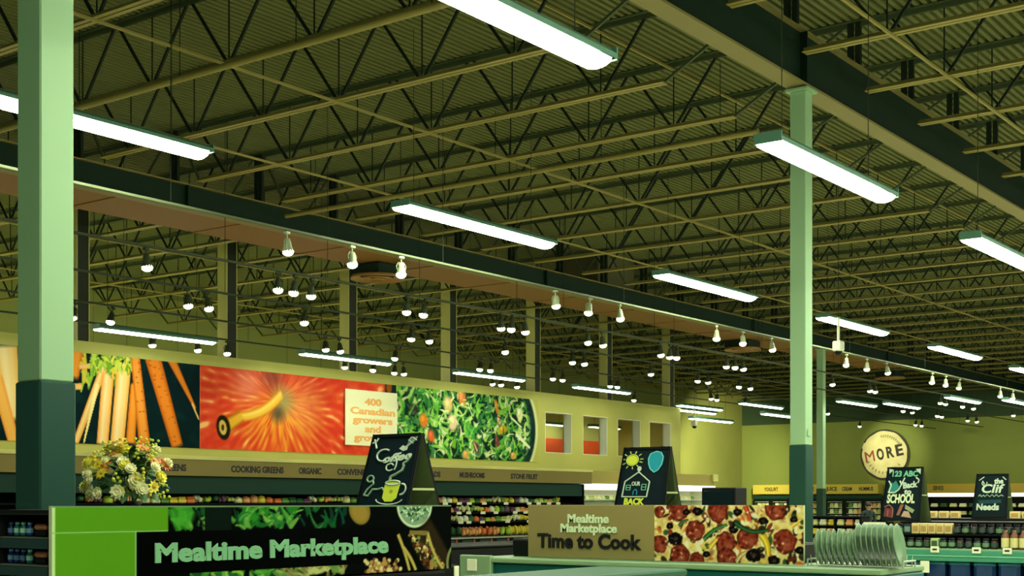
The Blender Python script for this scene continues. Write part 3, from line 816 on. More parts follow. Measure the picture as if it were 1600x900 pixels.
for i, (ch, cx, m) in enumerate((('M',-.62,mat('rust ink',(150,60,30),.6)),('O',-.17,M_ink),('R',.22,M_ink),('E',.62,M_ink))):
    tl = math.radians(11)
    me = text_mesh(ch, R*.62, width=R*(.38 if ch == 'M' else .29), offset=(.0 if ch == 'M' else .03), extrude=.02); me.materials.append(m)
    o = link('letter', me, t, (cx*R*math.cos(tl), -.09, cx*R*math.sin(tl)+.02*R)); o.rotation_euler = (0,-tl,0)
mk = MB()
for k in range(22):
    a = math.radians(30+k*7.0) if k < 11 else math.radians(205+(k-11)*12)
    c = Vector((R*.74*math.cos(a),-.07,R*.74*math.sin(a))); tdir = Vector((math.cos(a),0,math.sin(a)))
    mk.bar(c-tdir*.1, c+tdir*.1, .05, .03); mk.bar(c+Vector((-tdir.z,0,tdir.x))*.06, c-Vector((-tdir.z,0,tdir.x))*.06, .04,.03)
mk.build('worn_lettering', mat('worn ink', (150,150,90), .7), t)

# ================================================================== FRONT ISLANDS
# --- left island with the big market sign
SV = 7.0; uS0, uS1 = plan_v(81,SV), plan_v(705,SV); SZ1, SZ0 = EYE-.022, EYE-.535
def market_sign():
    w = uS1-uS0; h = SZ1-SZ0; P = Pic(w, h, 420, 84, (1,4,3))
    X = lambda px: plan_v(px,SV)-uS0
    Z = lambda px,py: zat(py, depth(plan_v(px,SV),SV))-SZ0
    gr = [(30,110,40),(20,80,34),(70,150,50),(14,60,30),(110,170,70),(40,130,30)]
    def leaves(xa, xb, za, zb, n, pal, seed):
        r = np.random.default_rng(seed)
        for k in range(n):
            x = r.uniform(X(xa),X(xb)); z = r.uniform(za,zb); a = r.uniform(0,PI); L = r.uniform(.06,.2)
            P.stroke((x,z),(x+L*math.cos(a),z+L*math.sin(a)), r.uniform(.02,.07), .01, pal[r.integers(len(pal))], hi=(140,190,90) if r.random()<.3 else None, soft=.5, op=.85, bend=r.uniform(-.2,.2))
    zb_ = h-.163                                     # top of the black band
    leaves(262,330,zb_,h,26,gr,1); P.ell(X(285),h-.05,.1,.09,0,(60,150,40),.4,.8); leaves(365,455,zb_,h,60,gr,2); leaves(470,540,zb_-.02,h-.02,14,[(10,60,40),(20,90,40),(16,70,60)],3)
    P.stroke((X(300),h),(X(320),h-.14),.02,.01,(10,30,16)); P.rect(X(320),zb_-.01,X(362),h,(8,22,14))
    P.ell(X(562),h-.04,.12,.1,-.5,(130,108,44),.1); P.ell(X(562),h-.05,.09,.07,-.5,(146,120,50),.3)
    zb2 = h-.44
    leaves(300,440,0,zb2,50,gr+[(150,200,70)],4); leaves(440,540,0,zb2,40,[(190,190,120),(150,160,90),(120,110,60),(90,140,60)],5)
    P.rect(X(213),zb2,X(620),zb_,(0,1,1))
    # bowl and filled shells
    cx = X(648); P.ell(cx,h,.20,.165,0,(120,150,120),.06)
    r = np.random.default_rng(9)
    for k in range(90):
        a = r.uniform(PI,2*PI); q = r.uniform(0,.85); x = cx+.19*q*math.cos(a); z = h+.15*q*math.sin(a)
        P.stroke((x,z),(x+r.uniform(-.04,.04),z+r.uniform(-.03,.03)),.018,.01,[(30,54,34),(180,210,170),(80,120,80),(210,226,190)][r.integers(4)],soft=.5)
    P.ring(cx,h,.20,.168,.055,(196,214,180))
    P.stroke((X(657),h-.2),(X(690),0),.30,.3,(40,30,16),None,None)
    for k in range(130):
        t_ = r.random(); x = X(650+34*t_)+r.uniform(-.12,.12); z = h-.22-.3*t_
        P.ell(x,z,r.uniform(.01,.025),r.uniform(.01,.02),0,[(60,36,16),(150,110,60),(206,190,130),(110,130,60),(90,50,30),(30,20,10)][r.integers(6)],.4)
    for (a, b, bd) in (((622,835),(640,900),.03),((630,855),(650,900),.05),((668,832),(692,900),-.06)):
        P.stroke((X(a[0]),Z(*a)),(X(b[0]),max(0,Z(*b)-.02)),.035,.03,(176,160,80),(120,100,40),soft=.3,bend=bd)
    P.stroke((X(640),Z(640,832)),(X(668),Z(668,833)),.035,.035,(120,104,50))
    P.ring(X(735),.04,.30,.22,.05,(120,130,80)); 
    for k in range(60):
        x = X(610+10*r.random())+r.uniform(-.3,.05); z = r.uniform(0,.1); P.ell(x,z,.02,.016,0,[(170,130,70),(90,60,30),(206,190,130)][r.integers(3)],.4)
    # plain green block
    P.rect(0,0,X(213),h,(84,146,26)); P.rect(0,zb_,X(262),h,(84,146,26)); P.rect(0,0,.018,h,(190,220,150)); P.rect(X(213)-.01,0,X(213),zb_,(140,190,110))
    P.rect(0,zb_,X(262),zb_+.008,(140,190,110)); P.rect(0,h-.008,w,h,(110,140,100))
    return P
t = thing('market_sign', 'long green and black Mealtime Marketplace sign with food photos, in front of flowers', 'sign', (uS0,SV,SZ0))
P = market_sign(); P.build('printed_panel', t, (0,0,0), thick=.03)
a, b = plan_v(240,SV), plan_v(605,SV)
M_mint = mat('mint lettering', (122,178,134), .6, spec=.1)
text('Mealtime Marketplace', .165, M_mint, t, ((a+b)/2-uS0,-.006,.205), width=b-a, offset=.0075, extrude=.004)
t = thing('display_island', 'dark display island holding the big market sign and the flowers', 'display case', (uS0,SV+.04,0)); t['kind'] = 'thing'
Lw = uS1-uS0
MB().bbox((.40,0,0),(Lw,2.0-.55,SZ0-.02),.02).build('case_body', M_casein, t)
MB().bbox((.40,.06,SZ0-.02),(Lw,1.45,1.25),.02).build('riser_top', M_black, t)
MB().bbox((Lw,.80,0),(9.58-uS0,1.6,1.25),.02).build('end_body', M_casein, t)
MB().bbox((Lw,.1,0),(Lw+.30,.78,1.08),.02).build('end_body', M_casein, t)
MB().bbox((Lw+.20,.085,.98),(Lw+.26,.1,1.07),.004).build('price_tag', M_tagwhite, t)

# --- right island with the pizza sign (faces the camera side -x)
UC = 11.0
vA, vB, vC = plan_u(825,UC), plan_u(1022,UC), plan_u(1255,UC); TZ1, TZ0 = EYE-.025, EYE-.545
t = thing('cook_sign', 'brown Time to Cook sign with pizza photo standing on the teal counter', 'sign', (UC,vA,TZ0), -PI/2)
MB().bbox((0,0,0),(vA-vB,.03,TZ1-TZ0),.004).build('brown_panel', mat('sign brown', (140,126,74), .55), t)
h = TZ1-TZ0
w1 = vA-vB
X = lambda px: vA-plan_u(px,UC)
Z = lambda px,py: zat(py, depth(UC,plan_u(px,UC)))-TZ0
Mcream = mat('cream lettering', (212,232,188), .5)
text('Mealtime', .115, Mcream, t, ((X(887)+X(951))/2,-.005,Z(919,811)), width=X(951)-X(887), offset=.004)
text('Marketplace', .115, Mcream, t, ((X(876)+X(964))/2,-.005,Z(919,826)), width=X(964)-X(876), offset=.004)
text('Time to Cook', .19, mat('black lettering',(10,10,6),.5), t, ((X(839)+X(1001))/2,-.005,Z(919,847)), width=X(1001)-X(839), offset=.007)
def pizza():
    w = vB-vC; P = Pic(w, h, 240, 90, (226,206,130))
    X = lambda px: vB-plan_u(px,UC)
    k = FPX/depth(UC,plan_u(1140,UC))
    n1 = P.noise(26,1); n2 = P.noise(50,2)
    P.blend(np.clip(n1*1.6,0,1)*.8,(196,150,70)); P.blend(np.clip(n2*1.5-.1,0,1)*.8,(240,232,180)); P.blend(np.clip(-n1*1.6-.3,0,1),(150,90,40))
    r = np.random.default_rng(4)
    for _ in range(260):
        P.ell(r.uniform(0,w),r.uniform(0,h),r.uniform(.012,.05),r.uniform(.01,.03),r.uniform(0,3),[(240,230,180),(196,96,40),(40,26,16),(226,190,90),(210,196,120),(110,40,24),(40,70,34),(236,226,190),(20,16,14)][r.integers(9)],.4,.9)
    wob = P.noise(34,7); wob2 = P.noise(70,8)
    for (x,y,rr) in ((1060,798,17),(1086,829,17),(1121,798,18),(1133,849,18),(1167,841,18),(1226,846,19),(1211,795,18),(1062,868,18),(1135,872,17),(1030,850,15),(1088,877,14),(1030,800,10)):
        a_ = rr/k; cx, cz = X(x), Z(x,y); q = np.hypot((P.X-cx)/a_,(P.Z-cz)/a_)+.16*wob
        m = np.clip((1-q)*9+.5,0,1); P.blend(m,(78,26,16)); P.blend(np.clip((.86-q)*6+.5,0,1)*.9,(128,46,30)); P.blend(m*np.clip(wob2*1.8,0,1)*.7,(176,84,56)); P.blend(m*np.clip(-wob2*1.8-.1,0,1)*.7,(60,20,14))
        P.blend(np.clip((.5-np.hypot((P.X-cx-.02)/a_,(P.Z-cz+.03)/a_)+.2*wob)*5,0,1)*.4,(186,110,80))
    for (x0,y0,x1,y1,w_,c,bd) in ((1099,843,1136,820,8,(44,96,40),.08),(1148,816,1200,828,9,(24,64,30),-.14),(1164,790,1172,811,9,(180,56,30),0),(1190,836,1200,868,13,(220,180,40),.1),(1108,856,1120,842,9,(220,180,60),0),(1060,822,1075,812,6,(40,90,44),.1),(1236,822,1250,812,8,(220,180,60),0),(1150,878,1168,862,8,(200,170,110),.1)):
        P.stroke((X(x0),Z(x0,y0)),(X(x1),Z(x1,y1)),w_/k,w_/k*.6,c,tuple(int(i*.6) for i in c),tuple(min(255,i+60) for i in c),bend=bd)
    for (x,y,rr) in ((1192,814,7),(1177,868,12),(1055,842,12),(1089,799,8),(1209,876,9),(1152,800,7),(1240,812,6),(1145,828,7),(1072,800,6),(1103,866,6),(1250,860,7),(1046,822,6)):
        a_ = rr/k; q = np.hypot((P.X-X(x))/(a_*1.1),(P.Z-Z(x,y))/(a_*.85))+.22*wob2
        P.blend(np.clip((1-q)*6+.5,0,1),(16,12,14)); P.blend(np.clip((.4-q)*4,0,1)*.6,(96,84,60))
    P.blend(np.clip(wob2*2.2-1.0,0,1)*.8,(244,238,200)); P.blend(np.clip(-wob2*2.2-1.1,0,1)*.8,(30,20,14))
    return P
pizza().build('pizza_photo', t, (w1+.003,0,0), thick=.03)
# counter
vL, vR = plan_u(742,UC), plan_u(1390,UC)
t = thing('service_counter', 'teal service counter with pale green lip below the cook sign', 'counter', (UC-.12,vL,0), -PI/2); t['kind'] = 'thing'
Wc = vL-vR; LZ = TZ0-.01
MB().bbox((0,0,0),(Wc,.95,LZ-.05),.02).build('front_panel', M_tealface, t)
MB().bbox((.1,-.05,LZ-.05),(Wc,.95,LZ),.012).build('lip', M_lip, t)
MB().bbox((-.06,-.06,LZ-.35),(.34,.0,LZ+.02),.01).build('end_bracket', M_lip, t)
MB().bbox((.05,-.075,LZ-.14),(.17,-.06,LZ-.02),.004).build('label_card', M_tagwhite, t)
MB().bbox((.3,.35,LZ),(Wc-1.0,.95,1.25-.02),.02).build('back_riser', M_black, t)
t2 = thing('display_island', 'low dark display island behind the cook sign holding a chalkboard', 'display case', (12.0,6.6,0)); t2['kind'] = 'thing'
MB().bbox((0,0,0),(1.7,2.0,1.25),.02).build('case_body', M_casein, t2)
t = thing('display_island', 'added low black case hiding the bright floor between the two market signs', 'display case', (13.6,13.,0)); t['kind'] = 'thing'
MB().bbox((0,0,0),(5.8,1.2,.90),.02).build('case_body', M_casein, t)  # added case, put in to cover bright floor showing through the gap
MB().bbox((-.03,-.03,.90),(5.83,1.23,.93),.01).build('top_rim', M_black, t)
# nearer counter slab, only its far corner in view
t = thing('prep_counter', 'narrow green counter top in front of the teal service counter', 'counter', (5.0,4.38,0)); t['kind'] = 'thing'
MB().bbox((0,0,1.12),(2.8,.68,1.165),.012).build('counter_top', mat('counter top green', (46,94,68), .5, spec=.2), t)
MB().bbox((.05,.05,0),(2.74,.62,1.12),.02).build('body', M_tealface, t)

# plates in a wire rack
RZ = LZ
pl = MB(); pl.lathe([(.001,-.012),(.10,-.012),(.16,.016),(.165,.02),(.16,.024),(.10,-.002),(.001,-.002)],28,0,Matrix.Rotation(PI/2,4,'X'))
pme = pl.mesh('plate', mat('plate pale green', (112,146,108), .35))
vP0 = plan_u(1268,UC-.05); n = 0
rk = thing('plate_rack', 'wire rack on the teal counter holding pale green plates', 'rack', (UC+.12,vP0+.05,RZ), -PI/2)
rw = MB()
for y in (-.1,.1): rw.tube((0,y,.012),(.85,y,.012),.006,n=6)
for k in range(18):
    x = .02+k*.048
    rw.path([(x,-.1,.012),(x,-.12,.1)],.004,5); rw.path([(x,.1,.012),(x,.12,.1)],.004,5)
rw.build('wires', M_steel, rk)
rf = MB()
for x in (.0,.85): rf.path([(x,-.14,0),(x,-.14,.06),(x,.14,.06),(x,.14,0)],.008,6)
rf.build('feet', M_steel, rk)
for k in range(16):
    big = k > 7
    o = link('plate', pme, None, (UC+.12, vP0+.02-k*.048, RZ+(.19 if big else .165)), 0)
    s = 1.12 if big else .97; o.scale = (s,1.,s); o.rotation_euler = (-.1 if not big else -.16,0,.25 if not big else .12)
    tag(o, '%s pale green plate from the pizza sign in the wire rack' % ordn(k+1), 'plate', 'plates in the wire rack')

# --- small bottle shelf at the near left
u0 = 0.; u1 = .54
t = thing('bottle_shelf', 'dark shelf unit of small blue bottles beside the green market sign', 'shelf', (uS0+.03,7.60,0), -PI/2); t['kind'] = 'thing'
Wd = u1-u0; top = 1.555
MB().box((0,.3,0),(Wd,.34,top)).box((Wd-.02,0,0),(Wd,.3,top)).box((0,0,0),(.02,.3,top)).build('carcass', M_casein, t)
MB().bbox((0,-.01,top-.03),(Wd,.34,top),.005).build('top_board', M_black, t)
SZ = [top-.165-.168*k for k in range(4)]
for z in SZ:
    MB().bbox((.02,0,z-.012),(Wd-.02,.3,z),.003).build('shelf', mat('shelf board dusk', (96,98,84), .5), t)
    MB().box((.02,-.004,z-.07),(Wd-.02,0,z-.012)).build('shelf_edge', mat('shelf strip teal dark', (14,50,54), .5), t)
def bottle_mesh(m):
    b = MB(); b.lathe([(.001,0),(.02,0),(.022,.01),(.022,.055),(.012,.068),(.012,.075),(.001,.075)],12,0)
    b.lathe([(.0225,.02),(.0225,.048)],12,1); b.lathe([(.014,.07),(.014,.085),(.001,.085)],12,1); return b
BM = [bottle_mesh(0).mesh('bottle', [mat('bottle '+c, rgb, .25), mat('bottle label '+c, l, .5)]) for c, rgb, l in (('blue',(16,50,130),(120,170,200)),('teal',(16,110,110),(160,210,190)),('navy',(14,30,80),(90,120,170)))]
bn = ['blue','teal','navy']
for r_, z in enumerate(SZ):
    n = 0; x = .05
    while x < .31:
        n += 1; c = (n*2+r_+n//3) % 3
        tag(link('bottle', BM[c], None, (uS0+.03+.06,7.60-x,z), -PI/2), 'small %s bottle, %s from the end away from the green sign, unit %s shelf' % (bn[c], ordn(n), ORD[r_+1]), 'bottle', 'small bottles on the dark shelf')
        x += .066
    n = 0; x = .375
    while x < Wd-.1:
        n += 1
        o = MB().bbox((-.055,-.04,0),(.055,.04,.035),.004).bbox((-.06,-.045,.04),(.06,.045,.075),.012,1).build('spice_box', [M_black, mat('box lid terracotta', (170,100,70), .6)], None, (uS0+.03+.08,7.60-x,z), -PI/2)
        tag(o, 'dark box with terracotta lid, %s beside the bottles on the unit %s shelf' % (ordn(n), ORD[r_+1]), 'box', 'boxes on the dark bottle shelf'); x += .13

# --- flower arrangement
fx, fv = plan_v(200,7.75), 7.75
t = thing('flower_arrangement', 'bouquet of yellow, cream and orange flowers in a black vase before the column', 'flowers', (fx,fv,1.25))
MB().lathe([(.001,0),(.07,0),(.10,.05),(.11,.2),(.085,.33),(.10,.36),(.09,.36),(.001,.34)],18).build('vase', M_black, t)
r = random.Random(3); CZ = .625
lf = MB(); leaf_m = mat('bouquet leaf green', (52,96,40), .5, noise=.3, nscale=20)
def leaf(b, p, d, L, w):
    d = Vector(d).normalized(); s = d.cross(Vector((0,0,1))); s = s.normalized() if s.length > .01 else Vector((1,0,0)); up = s.cross(d)
    p = Vector(p); pts = [p, p+d*L*.35+s*w+up*.01, p+d*L*.7+s*w*.7-up*.01, p+d*L-up*.03, p+d*L*.7-s*w*.7-up*.01, p+d*L*.35-s*w+up*.01, p+d*L*.35+up*.025, p+d*L*.7+up*.015]
    b.add(pts, [(0,1,6),(1,2,7,6),(2,3,7),(3,4,7),(4,5,6,7),(5,0,6)], 0, True)
for k in range(120):
    a = r.uniform(0,2*PI); el = r.uniform(-.35,1.2); q = r.uniform(.06,.19)
    p = (q*math.cos(a)*math.cos(el)*1.1, q*math.sin(a)*math.cos(el)*1.1, CZ-.16+q*math.sin(el)*1.15)
    leaf(lf, p, (math.cos(a)*math.cos(el), math.sin(a)*math.cos(el), math.sin(el)+.1), r.uniform(.06,.13), r.uniform(.012,.028))
for (dx,dy) in ((-.06,-.2),(.02,-.18),(-.12,-.12)): leaf(lf,(dx,dy,CZ-.2),(dx,dy,-.08),.14,.04)
lf.build('foliage', leaf_m, t)
sm = MB()
for k in range(14):
    a = r.uniform(0,2*PI); sm.tube((.03*math.cos(a),.03*math.sin(a),.3),(.2*math.cos(a),.2*math.sin(a),CZ-.02+r.uniform(-.1,.15)),.005,n=5)
sm.build('stems', leaf_m, t)
def daisy(m):
    b = MB()
    for k in range(9):
        a = 2*PI*k/9; c, s = math.cos(a), math.sin(a)
        b.add([(.008*c,.008*s,0),(.03*c-.011*s,.03*s+.011*c,.008),(.05*c,.05*s,.002),(.03*c+.011*s,.03*s-.011*c,.008)],[(0,3,2,1)],0,True)
    b.ell((0,0,.004),(.014,.014,.009),8,5,1); return b.mesh('blossom',[m,mat('flower heart',(190,150,20),.7)])
def mum(m):
    b = MB(); b.ell((0,0,0),(.026,.026,.02),10,6)
    for ring, (nn, rr, zz) in enumerate(((10,.046,-.004),(9,.036,.010),(6,.022,.02))):
        for k in range(nn):
            a = 2*PI*(k+.5*ring)/nn; c, s = math.cos(a), math.sin(a)
            b.add([(rr*.4*c,rr*.4*s,zz-.006),(rr*.8*c-.013*s,rr*.8*s+.013*c,zz),(rr*c,rr*s,zz+.01),(rr*.8*c+.013*s,rr*.8*s-.013*c,zz)],[(0,3,2,1)],0,True)
    return b.mesh('blossom',[m])
def bud(m):
    b = MB()
    for k in range(6): b.ell((r.uniform(-.02,.02),r.uniform(-.02,.02),k*.014-.03),(.011,.011,.010),7,5)
    return b.mesh('blossom',[m])
fm = [mum(mat('petal cream',(246,242,186),.6)),mum(mat('petal lemon',(236,226,80),.6)),daisy(mat('petal yellow',(244,220,60),.6)),daisy(mat('petal orange',(232,140,60),.6)),bud(mat('bud lime',(206,216,70),.6)),bud(mat('bud gold',(232,206,60),.6)),daisy(mat('petal salmon',(226,150,110),.6))]
front = math.atan2(-SA,-CA)
for k in range(80):
    if k < 56: a = front+r.uniform(-1.7,1.7)
    else: a = r.uniform(0,2*PI)
    el = r.uniform(-.35,1.35); q = r.uniform(.2,.275)
    n_ = Vector((math.cos(a)*math.cos(el), math.sin(a)*math.cos(el), math.sin(el)))
    o = link('blossom', fm[r.choice([0,0,0,0,1,1,2,2,3,4,4,4,5,6])], t, (n_.x*q*1.15, n_.y*q*1.15, CZ-.14+n_.z*q*1.15))
    o.rotation_euler = (n_+Vector((0,0,.25))).to_track_quat('Z','Y').to_euler(); s = r.uniform(.75,1.35); o.scale = (s,s,s)

# ================================================================== CHALKBOARDS
def aframe(px, d, zbase, H, W, spread, label, art):
    t_ = tx(px); u = d*(CA+t_*SA); v = d*(SA-t_*CA)
    t = thing('chalkboard_sign', label, 'chalkboard', (u,v,zbase), -PI/2, 'A-frame chalkboards')
    tl = math.asin(spread/2/H); Ls = H/math.cos(tl) if False else H
    th = .02
    def board(name, sgn, inner):
        M = Matrix.Translation((0, sgn*spread/2, 0)) @ Matrix.Rotation(sgn*tl, 4, 'X')
        k = .90                                        # boards narrow a little towards the top
        m = MB()
        y0, y1 = -th/2, th/2
        b, tp = W/2, W/2*k
        m.add([(-b,y0,0),(b,y0,0),(tp,y0,H),(-tp,y0,H),(-b,y1,0),(b,y1,0),(tp,y1,H),(-tp,y1,H)], [(0,1,2,3)], 0 if sgn < 0 else 2, False, M)
        m.add([(-b,y0,0),(b,y0,0),(tp,y0,H),(-tp,y0,H),(-b,y1,0),(b,y1,0),(tp,y1,H),(-tp,y1,H)], [(5,4,7,6)], 2 if sgn < 0 else 0, False, M)
        m.add([(-b,y0,0),(b,y0,0),(tp,y0,H),(-tp,y0,H),(-b,y1,0),(b,y1,0),(tp,y1,H),(-tp,y1,H)], [(0,4,5,1),(1,5,6,2),(2,6,7,3),(3,7,4,0)], 1, False, M)
        o = m.build(name, [M_chalk, M_frame, M_backolive], t)
        f = MB(); e = .028; yy = -th/2-.006 if sgn < 0 else th/2+.006
        for (p, q) in (((-b+e/2,0),(-tp+e/2,H)),((b-e/2,0),(tp-e/2,H)),((-tp,H-e/2),(tp,H-e/2)),((-b,e/2),(b,e/2))):
            f.bar((p[0],yy,p[1]),(q[0],yy,q[1]),e if abs(p[0]-q[0])<.2 else .012,.012 if abs(p[0]-q[0])<.2 else e,0,M)
        f.build('frame', M_frame, o)
        return M
    Mf = board('front_board', -1, 0); board('rear_board', 1, 0)
    hh = MB(); zz = H*.46; hy = spread/2*(1-.46)
    for x in (-W/2*.93, W/2*.93): hh.bar((x,-hy,zz),(x,hy,zz),.012,.02)
    hh.build('brace', mat('brace brass', (170,180,120), .4), t)
    for x in (-W*.3, W*.3): MB().bbox((-.03,-.025,H*math.cos(tl)-.03),(.03,.025,H*math.cos(tl)+.008),.005).build('hinge', M_frame, t, (x,0,0))
    Mt = Mf @ Matrix.Translation((0,-th/2-.004,0))
    zm = lambda z: (.33+.67*z) if zbase < 1.26 else z
    zs_ = .8 if zbase < 1.26 else 1.
    def strokes(name, paths, m, rr=.008):
        b = MB()
        for pts in paths: b.path([(x*W,0,zm(z)*H) for x, z in pts], rr*(.9 if zs_ < 1 else 1), 5)
        o = b.build(name, m, t); o.matrix_local = Mt
    def fill(name, pts, m):
        b = MB(); b.prism([(x*W, zm(z)*H) for x, z in pts], -.002, .002)
        o = b.build(name, m, t); o.matrix_local = Mt
    def words(s_, x, z, size, width, m=M_chalkw, rot=0, shear=0., off=.002):
        me = text_mesh(s_, size*zs_, width, offset=off, extrude=.002, shear=shear); me.materials.append(m)
        o = link('lettering', me, t); o.matrix_local = Mt @ Matrix.Translation((x*W,0,zm(z)*H)) @ Matrix.Rotation(-rot,4,'Y')
    art(strokes, fill, words)
    return t
def circ(cx, cz, rx, rz, a0=0, a1=2*PI, n=16): return [(cx+rx*math.cos(a0+(a1-a0)*i/n), cz+rz*math.sin(a0+(a1-a0)*i/n)) for i in range(n+1)]
def art_coffee(st, fi, wd):
    st('chalk_swash', [circ(-.16,.70,.13,.085,.9,5.2), [(-.40,.93),(-.36,.86),(-.33,.80)], [(-.44,.87),(-.36,.9),(-.33,.95)]], M_chalkw, .011)
    wd('offee', .08, .665, .13, .34, shear=.3, rot=.12, off=.004)
    fi('chalk_leaf', [(.27,.97),(.36,.99),(.42,.93),(.33,.86),(.22,.80)], mat('dull chalk',(104,128,112),.9)); st('chalk_leaf_lines', [[(.2,.78),(.42,.97)],[(.26,.9),(.34,.86)],[(.3,.95),(.4,.9)],[(.3,.95),(.24,.9)]], M_chalkw, .006)
    fi('chalk_heart', [(.10,.79),(.16,.84),(.2,.82),(.26,.85),(.25,.77),(.18,.755)], M_chalkw)
    st('chalk_loops', [circ(.0,.53,.07,.05,.5,5.6), circ(.06,.57,.05,.09,-1,2.5)], M_chalkw, .009)
    st('steam', [[(.30,.70),(.33,.66),(.30,.61),(.24,.58),(.26,.53),(.24,.48),(.14,.43),(.06,.40),(.05,.35)]], mat('pale chalk',(140,170,140),.9), .015)
    st('chalk_curl', [circ(-.32,.37,.06,.045), [(-.27,.35),(-.24,.30),(-.34,.22),(-.38,.14),(-.30,.13),(-.24,.22),(-.14,.22),(-.05,.24),(-.02,.2)]], mat('pale chalk',(140,170,140),.9), .011)
    fi('mug', [(-.02,.30),(.05,.33),(.20,.33),(.26,.30),(.24,.10),(.17,.05),(.04,.05),(-.02,.10)], M_chalky)
    fi('mug_heart', circ(.12,.19,.035,.025)[:-1], mat('mustard chalk',(150,140,20),.9))
    st('mug_handle', [circ(.30,.22,.08,.075,-1.6,1.7), circ(.12,.31,.13,.03)], M_chalkw, .011); st('saucer', [circ(.11,.08,.24,.07,PI,2*PI)], M_chalkw, .008)
def art_school(st, fi, wd):
    h = lambda pts: [(x, (z-.30)*1.19+.14) for x, z in pts]
    fi('sun', circ(-.25,.78,.10,.08)[:-1], M_chalky); st('sun_rays', [circ(-.25,.78,.115,.095)]+[[(-.25+.15*math.cos(a),.78+.115*math.sin(a)),(-.25+.21*math.cos(a),.78+.16*math.sin(a))] for a in np.linspace(.1,6.0,11)], mat('lemon chalk',(206,222,110),.9), .007)
    cl = [(.06,.80),(.09,.88),(.2,.92),(.29,.90),(.34,.82),(.33,.70),(.27,.60),(.2,.56),(.12,.62),(.08,.70)]
    fi('blue_cloud', cl, M_chalkb); st('cloud_outline', [cl+cl[:1]], mat('aqua chalk',(110,206,200),.9), .009)
    fi('bell', circ(-.09,.625,.04,.045)[:-1], M_chalkw)
    st('house', [h([(-.36,.30),(-.34,.52),(-.09,.66),(.14,.52),(.12,.30),(-.36,.30)])], M_chalkw, .010)
    st('house_details', [h([(-.30,.40),(-.30,.47),(-.22,.47),(-.22,.40),(-.30,.40)]),h([(-.30,.435),(-.22,.435)]),h([(0,.40),(0,.48),(.08,.48),(.08,.40),(0,.40)]),h([(0,.44),(.08,.44)])], M_chalkg, .006)
    st('house_door', [h([(-.15,.33),(-.15,.38),(-.11,.41),(-.08,.38),(-.08,.33)])], M_chalkb, .007)
    wd('OUR', -.12, .365, .08, .11, off=.002); wd('BACK', -.12, .055, .12, .26, M_chalky, off=.005); wd('to', -.14, -.13, .12, .1)
def art_back(st, fi, wd):
    wd('123 ABC', .0, .87, .13, .42, M_chalkg, off=.005); wd('Back', .16, .66, .14, .24, rot=.12, off=.006); wd('to', .13, .535, .12, .12, off=.006); wd('SCHOOL', -.03, .40, .2, .46, mat('cream chalk',(222,236,190),.9), off=.008)
    fi('corner_mark', [(.26,.97),(.40,.97),(.40,.86)], M_chalkw); fi('corner_mark_near', [(-.40,.97),(-.28,.95),(-.38,.88)], M_chalkw)
    fi('doodle', [(-.36,.72),(-.26,.70),(-.2,.75),(-.12,.66),(-.1,.56),(-.2,.53),(-.32,.52),(-.34,.6)], mat('teal chalk',(40,130,120),.9)); st('doodle_lines', [[(-.38,.74),(-.3,.66),(-.36,.52),(-.2,.52),(-.1,.58),(-.04,.7),(.02,.8)],[(-.1,.74),(-.04,.66)],[(.3,.8),(.38,.76),(.36,.7)]], M_chalkw, .013)
    fi('satchel', [(-.42,.08),(-.20,.05),(-.18,.22),(-.40,.24)], mat('maroon chalk',(110,50,50),.9)); st('satchel_lines', [[(-.42,.25),(-.3,.29),(-.2,.22),(-.2,.06)],[(-.32,.08),(-.32,.2)]], M_chalkr, .012)
    fi('pencil', [(-.10,.10),(-.02,.10),(.06,.30),(-.02,.30)], M_chalkr); fi('book', [(.10,.30),(.34,.2),(.3,.14),(.1,.22)], mat('tan chalk',(150,160,110),.9)); fi('eraser', [(.02,.08),(.28,.05),(.2,.17),(.08,.18)], mat('pink chalk',(190,160,130),.9))
def art_clif(st, fi, wd):
    wd('the', .2, .83, .14, .17, off=.006); wd('Clif', .0, .655, .23, .42, shear=.15, off=.006); wd('Needs', -.06, .245, .17, .42, off=.008)
    st('chalk_corner', [[(-.36,.85),(-.22,.93)],[(.3,.93),(.40,.86)],circ(-.2,.79,.07,.05,2.6,6.8),[(-.26,.84),(-.2,.77)]], M_chalkw, .010)
    st('scribbled_line', [[(-.34,.49),(-.3,.53),(-.26,.48),(-.2,.52),(-.16,.48),(-.1,.53),(-.02,.48),(.04,.53),(.1,.48),(.16,.53),(.22,.48),(.3,.52),(.36,.49)]], mat('pale chalk',(140,170,140),.9), .010)
    fi('teal_patch', [(-.34,.40),(.3,.42),(.32,.34),(-.3,.31)], mat('deep teal chalk',(14,62,66),.9))
aframe(622, 12.3, 1.25, 1.01, .64, .62, 'chalkboard with Coffee lettering and yellow mug, before the salad mural', art_coffee)
aframe(1012, 15.0, 1.25, .985, .66, .50, 'chalkboard with sun, blue cloud and house drawing above the cook sign', art_school)
ZG = 1.30
aframe(1415, 22.0, ZG, .90, .66, .50, 'chalkboard reading SCHOOL standing on the gondola below the round sign', art_back)
aframe(1551, 25.6, ZG, .86, .66, .44, 'chalkboard with Clif lettering before the mustard header', art_clif)

